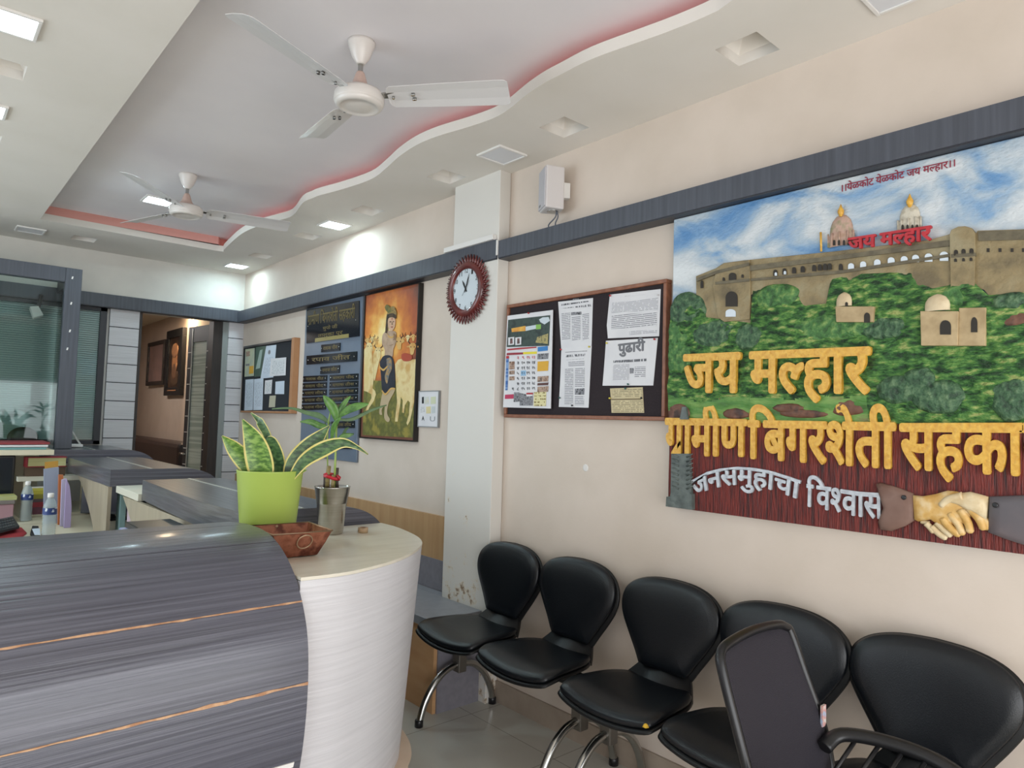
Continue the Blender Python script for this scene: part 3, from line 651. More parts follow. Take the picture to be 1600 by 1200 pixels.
# ------------------------------------------------------------------ printed paper helpers
def printmat(name, paper, ink, pitch, cover=.5, wide=90):
    if name in _M: return _M[name]
    m = bpy.data.materials.new(name); m.use_nodes = True; nt = m.node_tree; N = nt.nodes; L = nt.links; b = N['Principled BSDF']; b.inputs['Roughness'].default_value = .7
    tc = N.new('ShaderNodeTexCoord'); sx = N.new('ShaderNodeSeparateXYZ'); L.new(tc.outputs['Object'], sx.inputs[0])
    mu = N.new('ShaderNodeMath'); mu.operation = 'MULTIPLY'; mu.inputs[1].default_value = 2*math.pi/pitch; L.new(sx.outputs['Z'], mu.inputs[0])
    sn = N.new('ShaderNodeMath'); sn.operation = 'SINE'; L.new(mu.outputs[0], sn.inputs[0])
    gt = N.new('ShaderNodeMath'); gt.operation = 'GREATER_THAN'; gt.inputs[1].default_value = .1; L.new(sn.outputs[0], gt.inputs[0])
    mp = N.new('ShaderNodeMapping'); mp.inputs['Scale'].default_value = (1, wide, .6/pitch); L.new(tc.outputs['Object'], mp.inputs[0])
    nz = N.new('ShaderNodeTexNoise'); nz.inputs['Scale'].default_value = 1; nz.inputs['Detail'].default_value = 3; L.new(mp.outputs[0], nz.inputs[0])
    g2 = N.new('ShaderNodeMath'); g2.operation = 'GREATER_THAN'; g2.inputs[1].default_value = 1-cover; L.new(nz.outputs['Fac'], g2.inputs[0])
    pr = N.new('ShaderNodeMath'); pr.operation = 'MULTIPLY'; L.new(gt.outputs[0], pr.inputs[0]); L.new(g2.outputs[0], pr.inputs[1])
    mx = N.new('ShaderNodeMix'); mx.data_type = 'RGBA'; mx.inputs[6].default_value = lin(paper); mx.inputs[7].default_value = lin(ink)
    L.new(pr.outputs[0], mx.inputs[0]); L.new(mx.outputs[2], b.inputs['Base Color']); _M[name] = m; return m
PAPER = mat('white_paper', '#d9d8da', .7, col2='#d2d1d4', nscale=8)
PAPERB = mat('bluish_paper', '#c9d3df', .7, col2='#c0cbd8', nscale=8)
OLDP = mat('yellowed_newsprint', '#c9bb97', .75, col2='#bfb08b', nscale=10)
TXT = printmat('small_print', '#d6d5d8', '#8b8b91', .0085, .62)
TXTF = printmat('fine_print', '#d6d5d8', '#9a9aa0', .0065, .6)
HEADL = printmat('headline_print', '#d6d5d8', '#5f5f64', .024, .56, 130)
OLDT = printmat('newspaper_print', '#c6b893', '#8f8468', .0075, .55)
BLUT = printmat('bluish_print', '#c6d0dc', '#939dab', .011, .5)
GREYPIC = mat('grey_photograph', '#55555a', .6, col2=['#8f8f94', '#2f2f33'], nscale=60)
def sheet(name, label, cat, corners, src, xs, m, group=None, thick=.0012, wav=.0):
    """A sheet pinned on a board: its own thin mesh; corners are taken clockwise from the upper left."""
    P = [src(x, y, X=xs) for x, y in corners]; c = sum(P, Vector())/len(P)
    mb = MB(); mb.prism([p-c for p in P], (-thick, 0, 0)); o = mb.build(name, m); o.location = c; tag(o, label, cat, group); return o
def block(o, name, corners, src, xs, m, d=.0016):
    P = [src(x, y, X=xs-d) for x, y in corners]
    return MB().prism(P, (-.0006, 0, 0)).build(name, m, o)
def rect(x0, y0, x1, y1): return [(x0, y0), (x1, y0), (x1, y1), (x0, y1)]
def pin(p, m, label, board, xs):
    e = MB().lathe([(.0022, 0), (.0022, .004), (.0045, .005), (.004, .010), (.001, .012)], (0, 0, 0), 10, 'X').build('push_pin', m); e.location = (xs-.0005, p.y, p.z)
    tag(e, label, 'push pin', 'push pins on the near notice board'); return e
RED = mat('red_plastic', '#b3262b', .35); YEL = mat('yellow_plastic', '#cfc04a', .35); GRN = mat('dark_green_plastic', '#2b5a55', .35)

# ------------------------------------------------------------------ near notice board
def N1(x, y, X=2.447): return at(770+x/5.0, 430+y/5.0, X=X)
XS = 2.452
FELT = mat('brown_felt', '#241c20', .95, col2='#2a2226', nscale=200, bump=.2)
y0, y1, z0, z1 = 1.786, 2.842, 1.522, 2.137
nb = empty('notice_board', (XS, (y0+y1)/2, z0), 'framed dark brown felt notice board between the white pier and the mural', 'notice board')
box('felt_panel', (XS, y0+.01, z0+.01), (2.476, y1-.01, z1-.01), FELT, nb)
mb = MB(); t = .018
for a, b in (((y0, z0), (y1, z0+t)), ((y0, z1-t), (y1, z1)), ((y0, z0+t), (y0+t, z1-t)), ((y1-t, z0+t), (y1, z1-t))): mb.box((2.44, a[0], a[1]), (2.479, b[0], b[1]))
mb.build('frame', ROSEWOOD, nb, bevel=.003)
# calendar
XK = 2.4375
cal = sheet('wall_calendar', 'colourful wall calendar with a dark green picture on the near notice board', 'calendar', [(118, 318), (472, 272), (455, 1042), (84, 1032)], N1, XK, PAPER, thick=.004)
K = lambda x, y, X=XS: at(780+x/7.056, 480+y/7.059, X=X)
XC = XK-.0045
def cb(name, corners, m, d=.001): return block(cal, name, corners, K, XC, m, d)
cb('picture_panel', [(100, 140), (562, 88), (548, 425), (84, 440)], mat('dark_green_print', '#2a3834', .5, col2=['#35453d', '#1f2b2a'], nscale=30))
cb('picture_patch', [(135, 235), (290, 205), (290, 262), (140, 275)], mat('orange_print', '#d08a34', .5, col2='#dcb04a', nscale=30), .0018)
cb('picture_patch', [(292, 215), (405, 195), (405, 238), (292, 262)], mat('pale_print', '#c3cdd3', .5), .0018)
cb('picture_patch', [(405, 192), (460, 188), (460, 240), (405, 246)], mat('lime_print', '#7fb04e', .5), .0018)
cb('picture_patch', [(440, 135), (480, 112), (545, 108), (560, 150), (500, 190), (455, 165)], mat('pale_print', '#c3cdd3', .5), .0018)
cb('picture_patch', [(420, 330), (540, 290), (535, 405), (400, 390)], mat('gold_print', '#7d7b52', .5, col2=['#b3a368', '#4f5540'], nscale=60), .0018)
for x in (100, 178):
    cb('portrait_card', [(x, 335), (x+66, 328), (x+64, 412), (x, 420)], PAPER, .0018); cb('portrait', [(x+22, 345), (x+46, 343), (x+48, 400), (x+20, 405)], mat('portrait_print', '#7d5650', .5, col2='#3d302f', nscale=60), .0026)
cb('heading', [(90, 455), (410, 435), (410, 462), (90, 480)], printmat('red_print', '#d9d8da', '#a5353c', .02, .7, 80))
cb('heading', [(425, 440), (535, 428), (535, 478), (425, 490)], mat('blue_print', '#2f78b8', .5))
cb('month_strip', [(84, 505), (265, 498), (265, 520), (82, 530)], mat('crimson_print', '#8f2433', .5)); cb('month_strip', [(265, 495), (415, 488), (415, 515), (265, 520)], mat('yellow_print', '#dccb35', .5))
cb('weekday_column', [(78, 540), (106, 539), (92, 915), (68, 917)], mat('weekday_blue_print', '#2f5fa0', .5, col2='#7f9cc6', scale=(1, 1, 60), nscale=1, lo=.45, hi=.55))
cb('weekday_badge', [(78, 538), (108, 537), (107, 566), (77, 567)], RED, .0018)
DIG = '०१२३४५६७८९'
dev = lambda n_: ''.join(DIG[int(c)] for c in str(n_))
mbk, mbr = MB(), MB()
for r in range(7):
    for c in range(6):
        n_ = r+1+7*(c-1)-5 if c else 0
        n_ = [2, 3, 4, 5, 6, 7, 1][r]+7*(c-1-(1 if r == 6 else 0))+(7 if r == 6 else 0) if c else (1 if r == 6 else 0)
        if r == 6 and c: n_ = 1+7*c
        if not 1 <= n_ <= 31 or c > 5: continue
        x = 150+c*57 if c < 5 else 0
        if not x: continue
        y = 560+r*57-(x-150)*.03; s_ = 11 if n_ < 10 else 17
        P = [K(x-s_, y-15, XC-.0012), K(x+s_, y+15, XC-.0012)]
        me = latin(dev(n_), lambda u, v, d: Vector((XC-.0012-.0005*d, P[0].y+(P[1].y-P[0].y)*u, P[1].z+(P[0].z-P[1].z)*v)), .01, .02)
        tmp = bpy.data.meshes.new('t'); me.bm.to_mesh(tmp); me.bm.free(); (mbr if r == 0 else mbk).bm.from_mesh(tmp); bpy.data.meshes.remove(tmp)
mbk.build('date_lettering', mat('black_ink', '#33333a', .6), cal, norm=False); mbr.build('date_lettering', mat('red_ink', '#c03848', .6), cal, norm=False)
PICB = mat('small_colour_print', '#7a5a48', .5, col2=['#b59a86', '#4a3630'], nscale=50)
for y in (600, 645, 700, 765): cb('photo_strip', [(112, y), (170, y-3), (168, y+40), (110, y+43)], PICB)
cb('sky_square', [(240, 700), (295, 698), (293, 755), (238, 757)], mat('pale_blue_print', '#8fb6d6', .5), .0006)
for y, m_ in ((515, GREYPIC), (600, mat('amber_print', '#d2a02c', .5)), (765, PICB), (838, mat('brown_print', '#5b3a34', .5)), (878, PICB)): cb('advert', [(424, y), (545, y-8), (538, y+(100 if y == 600 else 55 if y != 838 else 22)), (420, y+(108 if y == 600 else 60 if y != 838 else 26))], m_)
cb('advert', [(66, 965), (160, 960), (158, 1008), (62, 1012)], mat('magenta_print', '#b52f55', .5)); cb('advert', [(165, 940), (222, 938), (222, 1040), (160, 1045)], GREYPIC); cb('advert', [(226, 945), (372, 980), (370, 1085), (226, 1085)], GREYPIC); cb('advert', [(385, 935), (520, 930), (515, 1090), (380, 1092)], printmat('cream_print', '#d8cf9e', '#8a7a4a', .016, .5))
cb('advert', [(300, 945), (372, 940), (370, 980), (300, 985)], printmat('red_print', '#d9d8da', '#a5353c', .02, .7, 80), .0018)
# papers
Q = lambda x, y, X=XS: at(860+x/6.0, 450+y/6.0, X=X)
p = sheet('newspaper_cutting', 'upper long white cutting in the middle of the near notice board', 'paper', [(74, 130), (400, 94), (385, 585), (104, 585), (98, 500)], Q, XS-.001, PAPER)
block(p, 'headline_print', [(105, 150), (355, 120), (385, 175), (100, 192)], Q, XS-.001, HEADL); block(p, 'print_rule', [(210, 103), (265, 98), (265, 108), (210, 113)], Q, XS-.001, GREYPIC)
for x0 in (105, 200, 300): block(p, 'text_column', [(x0, 270 if x0 == 200 else 240), (x0+(82 if x0 < 300 else 62), 265 if x0 == 200 else 232), (x0+(82 if x0 < 300 else 60), 480), (x0+3, 492)], Q, XS-.001, TXT)
block(p, 'printed_photo', [(195, 228), (292, 222), (292, 250), (195, 256)], Q, XS-.001, GREYPIC)
p = sheet('newspaper_cutting', 'lower long white cutting in the middle of the near notice board', 'paper', [(104, 565), (388, 545), (358, 1123), (80, 1115), (96, 800)], Q, XS-.0022, PAPER)
block(p, 'headline_print', [(145, 625), (328, 610), (312, 665), (150, 675)], Q, XS-.0022, HEADL); block(p, 'print_rule', [(140, 600), (345, 588), (345, 592), (140, 605)], Q, XS-.0022, GREYPIC)
block(p, 'text_column', [(168, 690), (320, 682), (318, 730), (170, 738)], Q, XS-.0022, TXT); block(p, 'text_column', [(138, 755), (215, 752), (213, 1095), (132, 1095)], Q, XS-.0022, TXT); block(p, 'text_column', [(232, 750), (322, 748), (320, 930), (230, 932)], Q, XS-.0022, TXT); block(p, 'text_column', [(230, 1015), (318, 1015), (315, 1100), (228, 1100)], Q, XS-.0022, TXT)
block(p, 'printed_photo', [(230, 945), (320, 940), (318, 1000), (230, 1000)], Q, XS-.0022, GREYPIC)
p = sheet('notice_sheet', 'white typed notice with a table, top right of the near notice board', 'paper', [(558, 62), (1036, 10), (1020, 452), (540, 472), (530, 350)], Q, XS-.001, PAPER)
block(p, 'text_column', [(580, 140), (1010, 90), (1008, 205), (572, 235)], Q, XS-.001, TXTF); block(p, 'table_print', [(575, 255), (1000, 225), (998, 355), (570, 385)], Q, XS-.001, TXT); block(p, 'print_rule', [(700, 75), (880, 55), (880, 64), (700, 84)], Q, XS-.001, HEADL); block(p, 'text_column', [(740, 405), (1000, 390), (1000, 425), (740, 440)], Q, XS-.001, TXTF)
p = sheet('newspaper_cutting', 'white cutting headed with a large grey Devanagari word on the near notice board', 'paper', [(522, 495), (1008, 468), (965, 914), (490, 916), (508, 700)], Q, XS-.0022, PAPER)
a, b_, c_ = Q(638, 530, XS-.004), Q(882, 512, XS-.004), Q(640, 610, XS-.004)
lettering(['प', 'ु', 'ढ', 'ा', 'र', 'ी'], lambda u, v, d: Vector((XS-.0038-.0006*d, a.y+(b_.y-a.y)*u, c_.z+(a.z-c_.z)*v+.004*u)), .042).build('lettering', mat('grey_ink', '#6b6b70', .6), p, norm=False)
block(p, 'headline_print', [(592, 672), (900, 660), (900, 690), (590, 700)], Q, XS-.0022, HEADL); block(p, 'text_column', [(590, 715), (740, 708), (738, 865), (585, 868)], Q, XS-.0022, TXTF); block(p, 'text_column', [(792, 740), (892, 735), (890, 840), (790, 842)], Q, XS-.0022, TXT); block(p, 'printed_photo', [(745, 752), (782, 750), (780, 800), (745, 802)], Q, XS-.0022, GREYPIC)
p = sheet('newspaper_cutting', 'small yellowed newspaper cutting at the bottom of the near notice board', 'paper', [(560, 942), (866, 930), (880, 1170), (575, 1170), (568, 1040)], Q, XS-.001, OLDP)
block(p, 'text_column', [(578, 955), (862, 945), (868, 1022), (578, 1030)], Q, XS-.001, OLDT); block(p, 'text_column', [(578, 1050), (870, 1048), (874, 1160), (582, 1160)], Q, XS-.001, OLDT); block(p, 'printed_photo', [(570, 1040), (850, 1036), (850, 1046), (570, 1050)], Q, XS-.001, mat('brown_ink', '#6e6046', .7))
for x, y, m_, lb in ((572, 74, RED, 'red pin in the upper corner of the typed notice with a table'), (1018, 68, PAPER, 'white pin in the far corner of the typed notice with a table'), (540, 518, YEL, 'yellow pin in the corner of the cutting with the large grey word'), (988, 482, RED, 'red pin in the corner of the cutting with the large grey word'), (740, 903, GRN, 'dark pin at the foot of the cutting with the large grey word'), (715, 942, GRN, 'dark green pin at the top of the yellowed cutting'), (865, 1032, BLACKP, 'black pin in the side of the yellowed cutting'), (568, 1034, YEL, 'yellow pin in the side of the yellowed cutting'), (110, 578, RED, 'red pin between the two long cuttings'), (375, 552, YEL, 'yellow pin between the two long cuttings'), (98, 1030, GRN, 'green pin low in the side of the lower long cutting'), (215, 1102, BLACKP, 'black pin at the foot of the lower long cutting')):
    pin(Q(x, y), m_, lb, nb, XS-.003)
pin(K(338, 68, XK), RED, 'dark red pin holding up the wall calendar', nb, XK-.0035)

# ------------------------------------------------------------------ far notice board
XF = 2.452
y0, y1, z0, z1 = 5.555, 6.755, 1.516, 2.158
nb2 = empty('notice_board', (XF, (y0+y1)/2, z0), 'far dark notice board with pale papers near the back corner, left of the name board', 'notice board')
box('felt_panel', (XF, y0+.02, z0+.02), (2.476, y1-.02, z1-.02), mat('black_felt', '#23262c', .95), nb2)
mb = MB(); t = .05
mb.box((2.425, y0, z0), (2.479, y0+t, z1)); mb.mi = 1
mb.box((2.44, y0+t, z1-.02), (2.479, y1, z1)); mb.box((2.44, y1-.014, z0), (2.479, y1, z1-.02)); mb.mi = 0; mb.box((2.44, y0+t, z0), (2.479, y1-.014, z0+.018))
mb.build('frame', [mat('light_brown_frame', '#a5744f', .5, col2='#b08059', nscale=6), BLACKP], nb2, bevel=.003)
F = lambda x, y, X=XF: at(375+x/9.6, 525+y/9.6, X=X)
def fs(label, pts, m, x=XF-.001, txt=None):
    o = sheet('notice_sheet', label, 'paper', pts, F, x, m)
    if txt:
        P = [Vector(q) for q in pts]; c = sum(P, Vector((0, 0)))/4
        block(o, 'text_column', [tuple(c+(q-c)*.78) for q in P], F, x, txt)
    return o
o = fs('yellowish poster at the upper left of the far notice board', [(82, 200), (222, 180), (208, 600), (70, 612)], mat('pale_yellow_poster', '#b9bd9e', .6, col2='#a7b0a2', nscale=12), txt=None)
block(o, 'printed_patch', [(92, 235), (150, 225), (148, 300), (90, 308)], F, XF-.001, PICB); block(o, 'printed_patch', [(140, 455), (205, 445), (200, 560), (132, 570)], F, XF-.001, mat('amber_print', '#d2a02c', .5)); block(o, 'printed_patch', [(85, 420), (140, 415), (140, 445), (85, 450)], F, XF-.001, GREYPIC)
o = fs('green poster with a pale diagonal shape on the far notice board', [(238, 165), (385, 150), (380, 600), (218, 612)], mat('green_poster', '#3f5f4d', .5, col2='#2f4a40', nscale=6))
block(o, 'printed_patch', [(300, 215), (340, 200), (300, 480), (235, 500)], F, XF-.001, mat('pale_green_print', '#93a89f', .5))
o = fs('slanted white letter with a round dark emblem on the far notice board', [(395, 150), (548, 132), (500, 620), (308, 640)], PAPERB, XF-.0025, None)
block(o, 'printed_emblem', [(420, 260), (428, 218), (445, 205), (458, 225), (455, 262), (435, 280)], F, XF-.0025, GREYPIC); block(o, 'text_column', [(385, 320), (505, 310), (490, 560), (345, 570)], F, XF-.0025, BLUT)
fs('square white printed card in front of the slanted letter on the far notice board', [(465, 340), (695, 320), (685, 590), (445, 605)], PAPER, XF-.006, printmat('mixed_print', '#d0d2d4', '#8a8d95', .012, .45))
fs('tall white sheet at the lower left of the far notice board', [(85, 655), (208, 645), (190, 1110), (66, 1118)], PAPERB, txt=BLUT)
fs('tall white sheet, second from the left at the bottom of the far notice board', [(215, 648), (352, 632), (335, 1108), (200, 1112)], PAPERB, txt=BLUT)
fs('small white card with a dark strip below the slanted letter on the far board', [(378, 668), (485, 655), (470, 865), (368, 872)], PAPER, txt=printmat('mixed_print', '#d0d2d4', '#8a8d95', .012, .45))
fs('small pale blue slip to the right on the far notice board', [(535, 685), (668, 672), (662, 872), (528, 872)], PAPERB, txt=None)
fs('little buff slip lowest on the far notice board', [(447, 898), (538, 892), (526, 1068), (432, 1070)], mat('buff_paper', '#b5b09a', .7), txt=None)

# ------------------------------------------------------------------ name board and cowherd picture
XN = 2.462
y0, y1, z0, z1 = 4.48, 5.43, 1.175, 2.385
nm = empty('name_board', (XN, (y0+y1)/2, z0), 'tall grey board of black name plaques with gold lettering on the far right wall', 'name board')
box('backing_panel', (XN, y0, z0), (2.479, y1, z1), mat('steel_grey_panel', '#657181', .35, col2='#6f7a89', nscale=3), nm, bevel=.003)
S = lambda x, y, X=XN: at(475+x/7.5, 460+y/7.5, X=X)
PLAQ = mat('black_gloss_plaque', '#14181f', .12, coat=.5); BRASS = mat('gold_ink', '#7a6c45', .4, metal=.3)
GOLDT = printmat('gold_lettering_print', '#14181f', '#9a8a58', .05, .6, 55)
def plaque(pts, txt=True, screws=True):
    P = [S(x, y, XN-.001) for x, y in pts]; o = MB().prism(P, (-.008, 0, 0)).build('plaque', PLAQ, nm)
    c = sum(P, Vector())/4; h_ = abs(P[0].z-P[3].z); wd_ = abs(P[0].y-P[1].y)
    if txt:
        toks = random.sample(['क', 'म', 'ल', 'न', 'स', 'र', 'ग', 'त', 'व', 'प', 'ज', 'द'], 8); toks[2] = 'ा'; toks[4] = ' '; toks[6] = 'ी'
        a, b, d = P[0], P[1], P[3]
        lettering(toks, lambda u, v, q: Vector((XN-.0092-.0006*q, a.y+(b.y-a.y)*(.12+.76*u), (a.z+(b.z-a.z)*(.12+.76*u))-h_*(.72-.40*v))), .012).build('lettering', BRASS, o, norm=False)
    for s_ in (.04, .96):
        q = P[0].lerp(P[1], s_); q.z -= h_*.5; MB().lathe([(.007, 0), (.006, .003), (.001, .004)], (XN-.009, q.y, q.z), 8, 'X').build('screw', CHROME, o)
    return o
big = plaque([(45, 180), (655, 75), (655, 490), (38, 575)], False)
a, b, d = S(62, 250, XN), S(612, 150, XN), S(62, 360, XN)
# society name, place line and registration line on the head plaque
lettering([('ra', 'ग'), 'ा', 'म', 'ी', 'ण', ' ', 'ि', 'ब', 'ग', 'र', 'श', 'े', 'त', 'ी', ' ', 'स', 'ह', 'क', 'ा', 'र', 'ी'], lambda u, v, q: Vector((XN-.0098-.0006*q, a.y+(b.y-a.y)*u, d.z+.0*u+(a.z-d.z)*v*.95+(b.z-a.z)*u)), .012).build('lettering', BRASS, big, norm=False)
for (x0, y0_, x1, y1_, h_), tk in (((235, 385, 405, 358, 34), ['म', 'ु', 'प', 'ो', ' ', 'ज', 'ी']), ((180, 470, 465, 428, 36), ['त', 'ा', 'ल', 'ु', 'क', 'ा', ' ', 'प', 'ु', 'र'])):
    q0, q1, q2 = S(x0, y0_, XN), S(x1, y1_, XN), S(x0, y0_+h_, XN)
    lettering(tk, lambda u, v, q: Vector((XN-.0098-.0006*q, q0.y+(q1.y-q0.y)*u, q2.z+(q0.z-q2.z)*v+(q1.z-q0.z)*u)), .012).build('lettering', BRASS, big, norm=False)
MB().prism([S(x, y, XN-.0095) for x, y in ((130, 515), (525, 460), (525, 505), (128, 560))], (-.0008, 0, 0)).build('gold_strip', mat('gold_strip_print', '#8f8250', .4), big)
plaque([(212, 592), (432, 568), (428, 660), (210, 680)]); plaque([(40, 722), (628, 668), (625, 782), (38, 825)]); plaque([(202, 850), (425, 828), (420, 922), (200, 935)])
for k in range(5):
    y = 955+k*83
    plaque([(0-k*4, y+4), (275-k*3, y-8), (272-k*3, y+62), (-2-k*4, y+72)]); plaque([(312-k*3, y-8), (642-k*2, y-28), (640-k*2, y+48), (310-k*3, y+60)])
plaque([(330, 1490), (600, 1482), (598, 1565), (328, 1568)], True); plaque([(290, 1720), (570, 1716), (566, 1812), (288, 1808)], True)
XP = 2.452
pic = empty('devotional_picture', (XP, 4.1, 1.366), 'tall bright picture of a young cowherd among white cows, right of the name board', 'picture')
y0, y1, z0, z1 = 3.728, 4.412, 1.364, 2.376
PICBG = mat('painted_sunset', '#b5622f', .45, col2=['#d9964a', '#8a4636', '#e0b060'], nscale=5, detail=6, lo=.3, hi=.72)
def halo():
    m = bpy.data.materials.new('painted_sunset_halo'); m.use_nodes = True; nt = m.node_tree; N = nt.nodes; L = nt.links; b = N['Principled BSDF']; b.inputs['Roughness'].default_value = .4
    tc = N.new('ShaderNodeTexCoord'); mp = N.new('ShaderNodeMapping'); mp.inputs['Location'].default_value = (0, -.03, -.70); L.new(tc.outputs['Object'], mp.inputs[0])
    ln = N.new('ShaderNodeVectorMath'); ln.operation = 'LENGTH'; L.new(mp.outputs[0], ln.inputs[0])
    nz = N.new('ShaderNodeTexNoise'); nz.inputs['Scale'].default_value = 9; nz.inputs['Detail'].default_value = 7; L.new(tc.outputs['Object'], nz.inputs[0])
    ad = N.new('ShaderNodeMath'); ad.operation = 'MULTIPLY_ADD'; ad.inputs[1].default_value = .35; L.new(nz.outputs['Fac'], ad.inputs[0]); L.new(ln.outputs['Value'], ad.inputs[2])
    cr = N.new('ShaderNodeValToRGB'); e = cr.color_ramp.elements; e[0].position = .22; e[0].color = lin('#f3dfa0'); e[1].position = .66; e[1].color = lin('#74483a')
    for p_, c_ in ((.32, '#e9b35e'), (.42, '#d0813f'), (.54, '#a85a38')): k = e.new(p_); k.color = lin(c_)
    L.new(ad.outputs[0], cr.inputs[0]); L.new(cr.outputs[0], b.inputs['Base Color']); return m
box('canvas', (XP, y0, z0), (2.479, y1, z1), halo(), pic)
mb = MB(); t = .010
for a, b in (((y0-t, z0-t), (y1+t, z0)), ((y0-t, z1), (y1+t, z1+.004)), ((y0-t, z0), (y0, z1)), ((y1, z0), (y1+t, z1))): mb.box((XP-.008, a[0], a[1]), (2.479, b[0], b[1]))
mb.build('frame', mat('black_thin_frame', '#1f1a17', .4), pic)
V = lambda x, y, X=XP: at(460+x/4.14, 440+y/4.138, X=X)
def paint(name, pts, m, d, th=.0012):
    P = spline([V(x, y, XP-d) for x, y in pts]+[V(*pts[0], XP-d)], 4)[:-1]
    P = [Vector((XP-d, min(max(p.y, y0+.002), y1-.002), min(max(p.z, z0+.002), z1-.002))) for p in P]
    return MB().prism(P, (-th, 0, 0)).build(name, m, pic)
def paintp(name, pts, m, d):
    P = [V(x, y, XP-d) for x, y in pts]; P = [Vector((XP-d, min(max(p.y, y0+.002), y1-.002), min(max(p.z, z0+.002), z1-.002))) for p in P]
    return MB().prism(P, (-.0012, 0, 0)).build(name, m, pic)
paintp('painted_meadow', [(450, 640), (795, 640), (776, 1010), (442, 992)], mat('painted_olive', '#7d7a3c', .45, col2=['#5d5f30', '#95883f'], nscale=12), .0005)
COW = mat('painted_cream_cow', '#d8bf82', .45, col2=['#dfcb96', '#c79f5f'], nscale=9); COWT = mat('painted_tan_cow', '#c39350', .45, col2='#d5b070', nscale=12)
HORN = mat('painted_brown', '#4f2f1e', .5)
paintp('painted_cow', [(452, 440), (466, 420), (480, 402), (500, 408), (508, 430), (504, 470), (510, 540), (514, 620), (506, 690), (522, 706), (528, 730), (516, 770), (486, 812), (472, 845), (460, 832), (476, 800), (500, 752), (498, 728), (470, 712), (450, 706)], COW, .002)
paint('painted_cow', [(508, 470), (528, 440), (550, 430), (560, 470), (548, 520), (530, 600), (518, 640), (512, 560)], COW, .0026)
paintp('painted_cow', [(652, 535), (672, 505), (700, 498), (750, 505), (800, 500), (800, 600), (796, 700), (790, 800), (774, 780), (762, 840), (748, 900), (732, 930), (726, 915), (742, 860), (748, 780), (735, 768), (715, 800), (708, 850), (698, 845), (702, 770), (690, 745), (684, 800), (668, 905), (652, 905), (655, 860), (665, 780), (660, 700), (655, 620)], COW, .002)
def head(cx, cy, sc, m, d, tilt=0):
    pts = [(-16, -30), (0, -36), (16, -30), (22, -10), (14, 15), (11, 38), (0, 46), (-11, 38), (-14, 15), (-22, -10)]
    h_ = paint('painted_cow_head', [(cx+x*sc+y*tilt*sc, cy+y*sc) for x, y in pts], m, d)
    for sx_ in (-1, 1):
        MB().prism([V(cx+sx_*x*sc+y*tilt*sc, cy+y*sc, XP-d-.0012) for x, y in ((9, -12), (15, -12), (14, -4), (9, -4))][::sx_], (-.0006, 0, 0)).build('painted_eye', HORN, h_)
        MB().prism([V(cx+sx_*x*sc+y*tilt*sc, cy+y*sc, XP-d+.0006) for x, y in ((10, -28), (30, -44), (27, -68), (36, -44), (18, -24))][::sx_], (-.0014, 0, 0)).build('painted_horn', HORN, h_)
        MB().prism([V(cx+sx_*x*sc+y*tilt*sc, cy+y*sc, XP-d+.0004) for x, y in ((17, -18), (40, -14), (38, -4), (18, -6))][::sx_], (-.0013, 0, 0)).build('painted_ear', COWT, h_)
for cx, cy, sc, m_, d, tl in ((474, 385, .55, COWT, .0022, 0), (505, 375, .5, COW, .0024, 0), (528, 385, .5, COWT, .0026, .1), (700, 375, .5, COWT, .0022, 0), (735, 365, .55, COW, .0024, 0), (770, 360, .55, COWT, .0026, 0), (487, 425, .85, COW, .0032, .15), (541, 452, .8, COW, .0036, -.1), (676, 395, 1.0, COWT, .0036, .12), (764, 430, .95, COWT, .0034, -.1)): head(cx, cy, sc, m_, d, tl)
paint('painted_cloth', [(694, 470), (720, 462), (760, 480), (752, 510), (712, 515), (695, 500)], mat('painted_red_cloth', '#a8472f', .5), .0045)
BODY = mat('painted_skin', '#a58a74', .45, col2='#bfa48a', nscale=16); BODYD = mat('painted_skin_shade', '#86694f', .45)
paint('painted_body', [(582, 330), (600, 318), (650, 322), (660, 350), (655, 400), (640, 440), (634, 485), (588, 488), (585, 440), (568, 400), (570, 350)], BODY, .004)
fc_ = paint('painted_face', [(606, 240), (624, 228), (648, 236), (654, 262), (648, 296), (632, 318), (612, 306), (604, 275)], mat('painted_face_skin', '#c29c80', .45, col2='#d0ab8d', nscale=30), .0052)
for pts, m_ in ([(616, 258), (627, 256), (627, 262), (617, 264)], HORN), ([(636, 256), (646, 257), (646, 262), (636, 262)], HORN), ([(629, 262), (635, 262), (637, 280), (628, 281)], BODYD), ([(622, 291), (640, 290), (636, 297), (626, 298)], mat('painted_lips', '#8f4a3a', .5)), ([(629, 236), (634, 236), (634, 246), (629, 246)], mat('painted_red_mark', '#9c2f24', .5)): MB().prism([V(x, y, XP-.0064) for x, y in pts], (-.0005, 0, 0)).build('painted_feature', m_, fc_)
paint('painted_hair', [(588, 330), (594, 250), (602, 205), (625, 180), (650, 190), (660, 225), (656, 240), (640, 232), (618, 232), (606, 245), (604, 290), (600, 330)], mat('painted_black_hair', '#2b221f', .45, col2='#5a4630', nscale=40), .0062)
paint('painted_crown', [(598, 215), (610, 180), (632, 160), (652, 172), (662, 215), (640, 205), (615, 208)], mat('painted_gold_crown', '#6d5a38', .45, col2=['#a58a4e', '#4a3d2c'], nscale=60), .0068)
paint('painted_plume', [(585, 165), (598, 148), (618, 162), (630, 190), (612, 202), (594, 188)], mat('painted_green_plume', '#4c5a34', .45, col2='#80703a', nscale=60), .0074)
paint('painted_arm', [(574, 352), (592, 345), (610, 385), (650, 378), (656, 394), (612, 412), (585, 398)], BODY, .0056)
paint('painted_arm', [(640, 335), (658, 345), (655, 385), (630, 412), (610, 408), (640, 375)], BODYD, .0052)
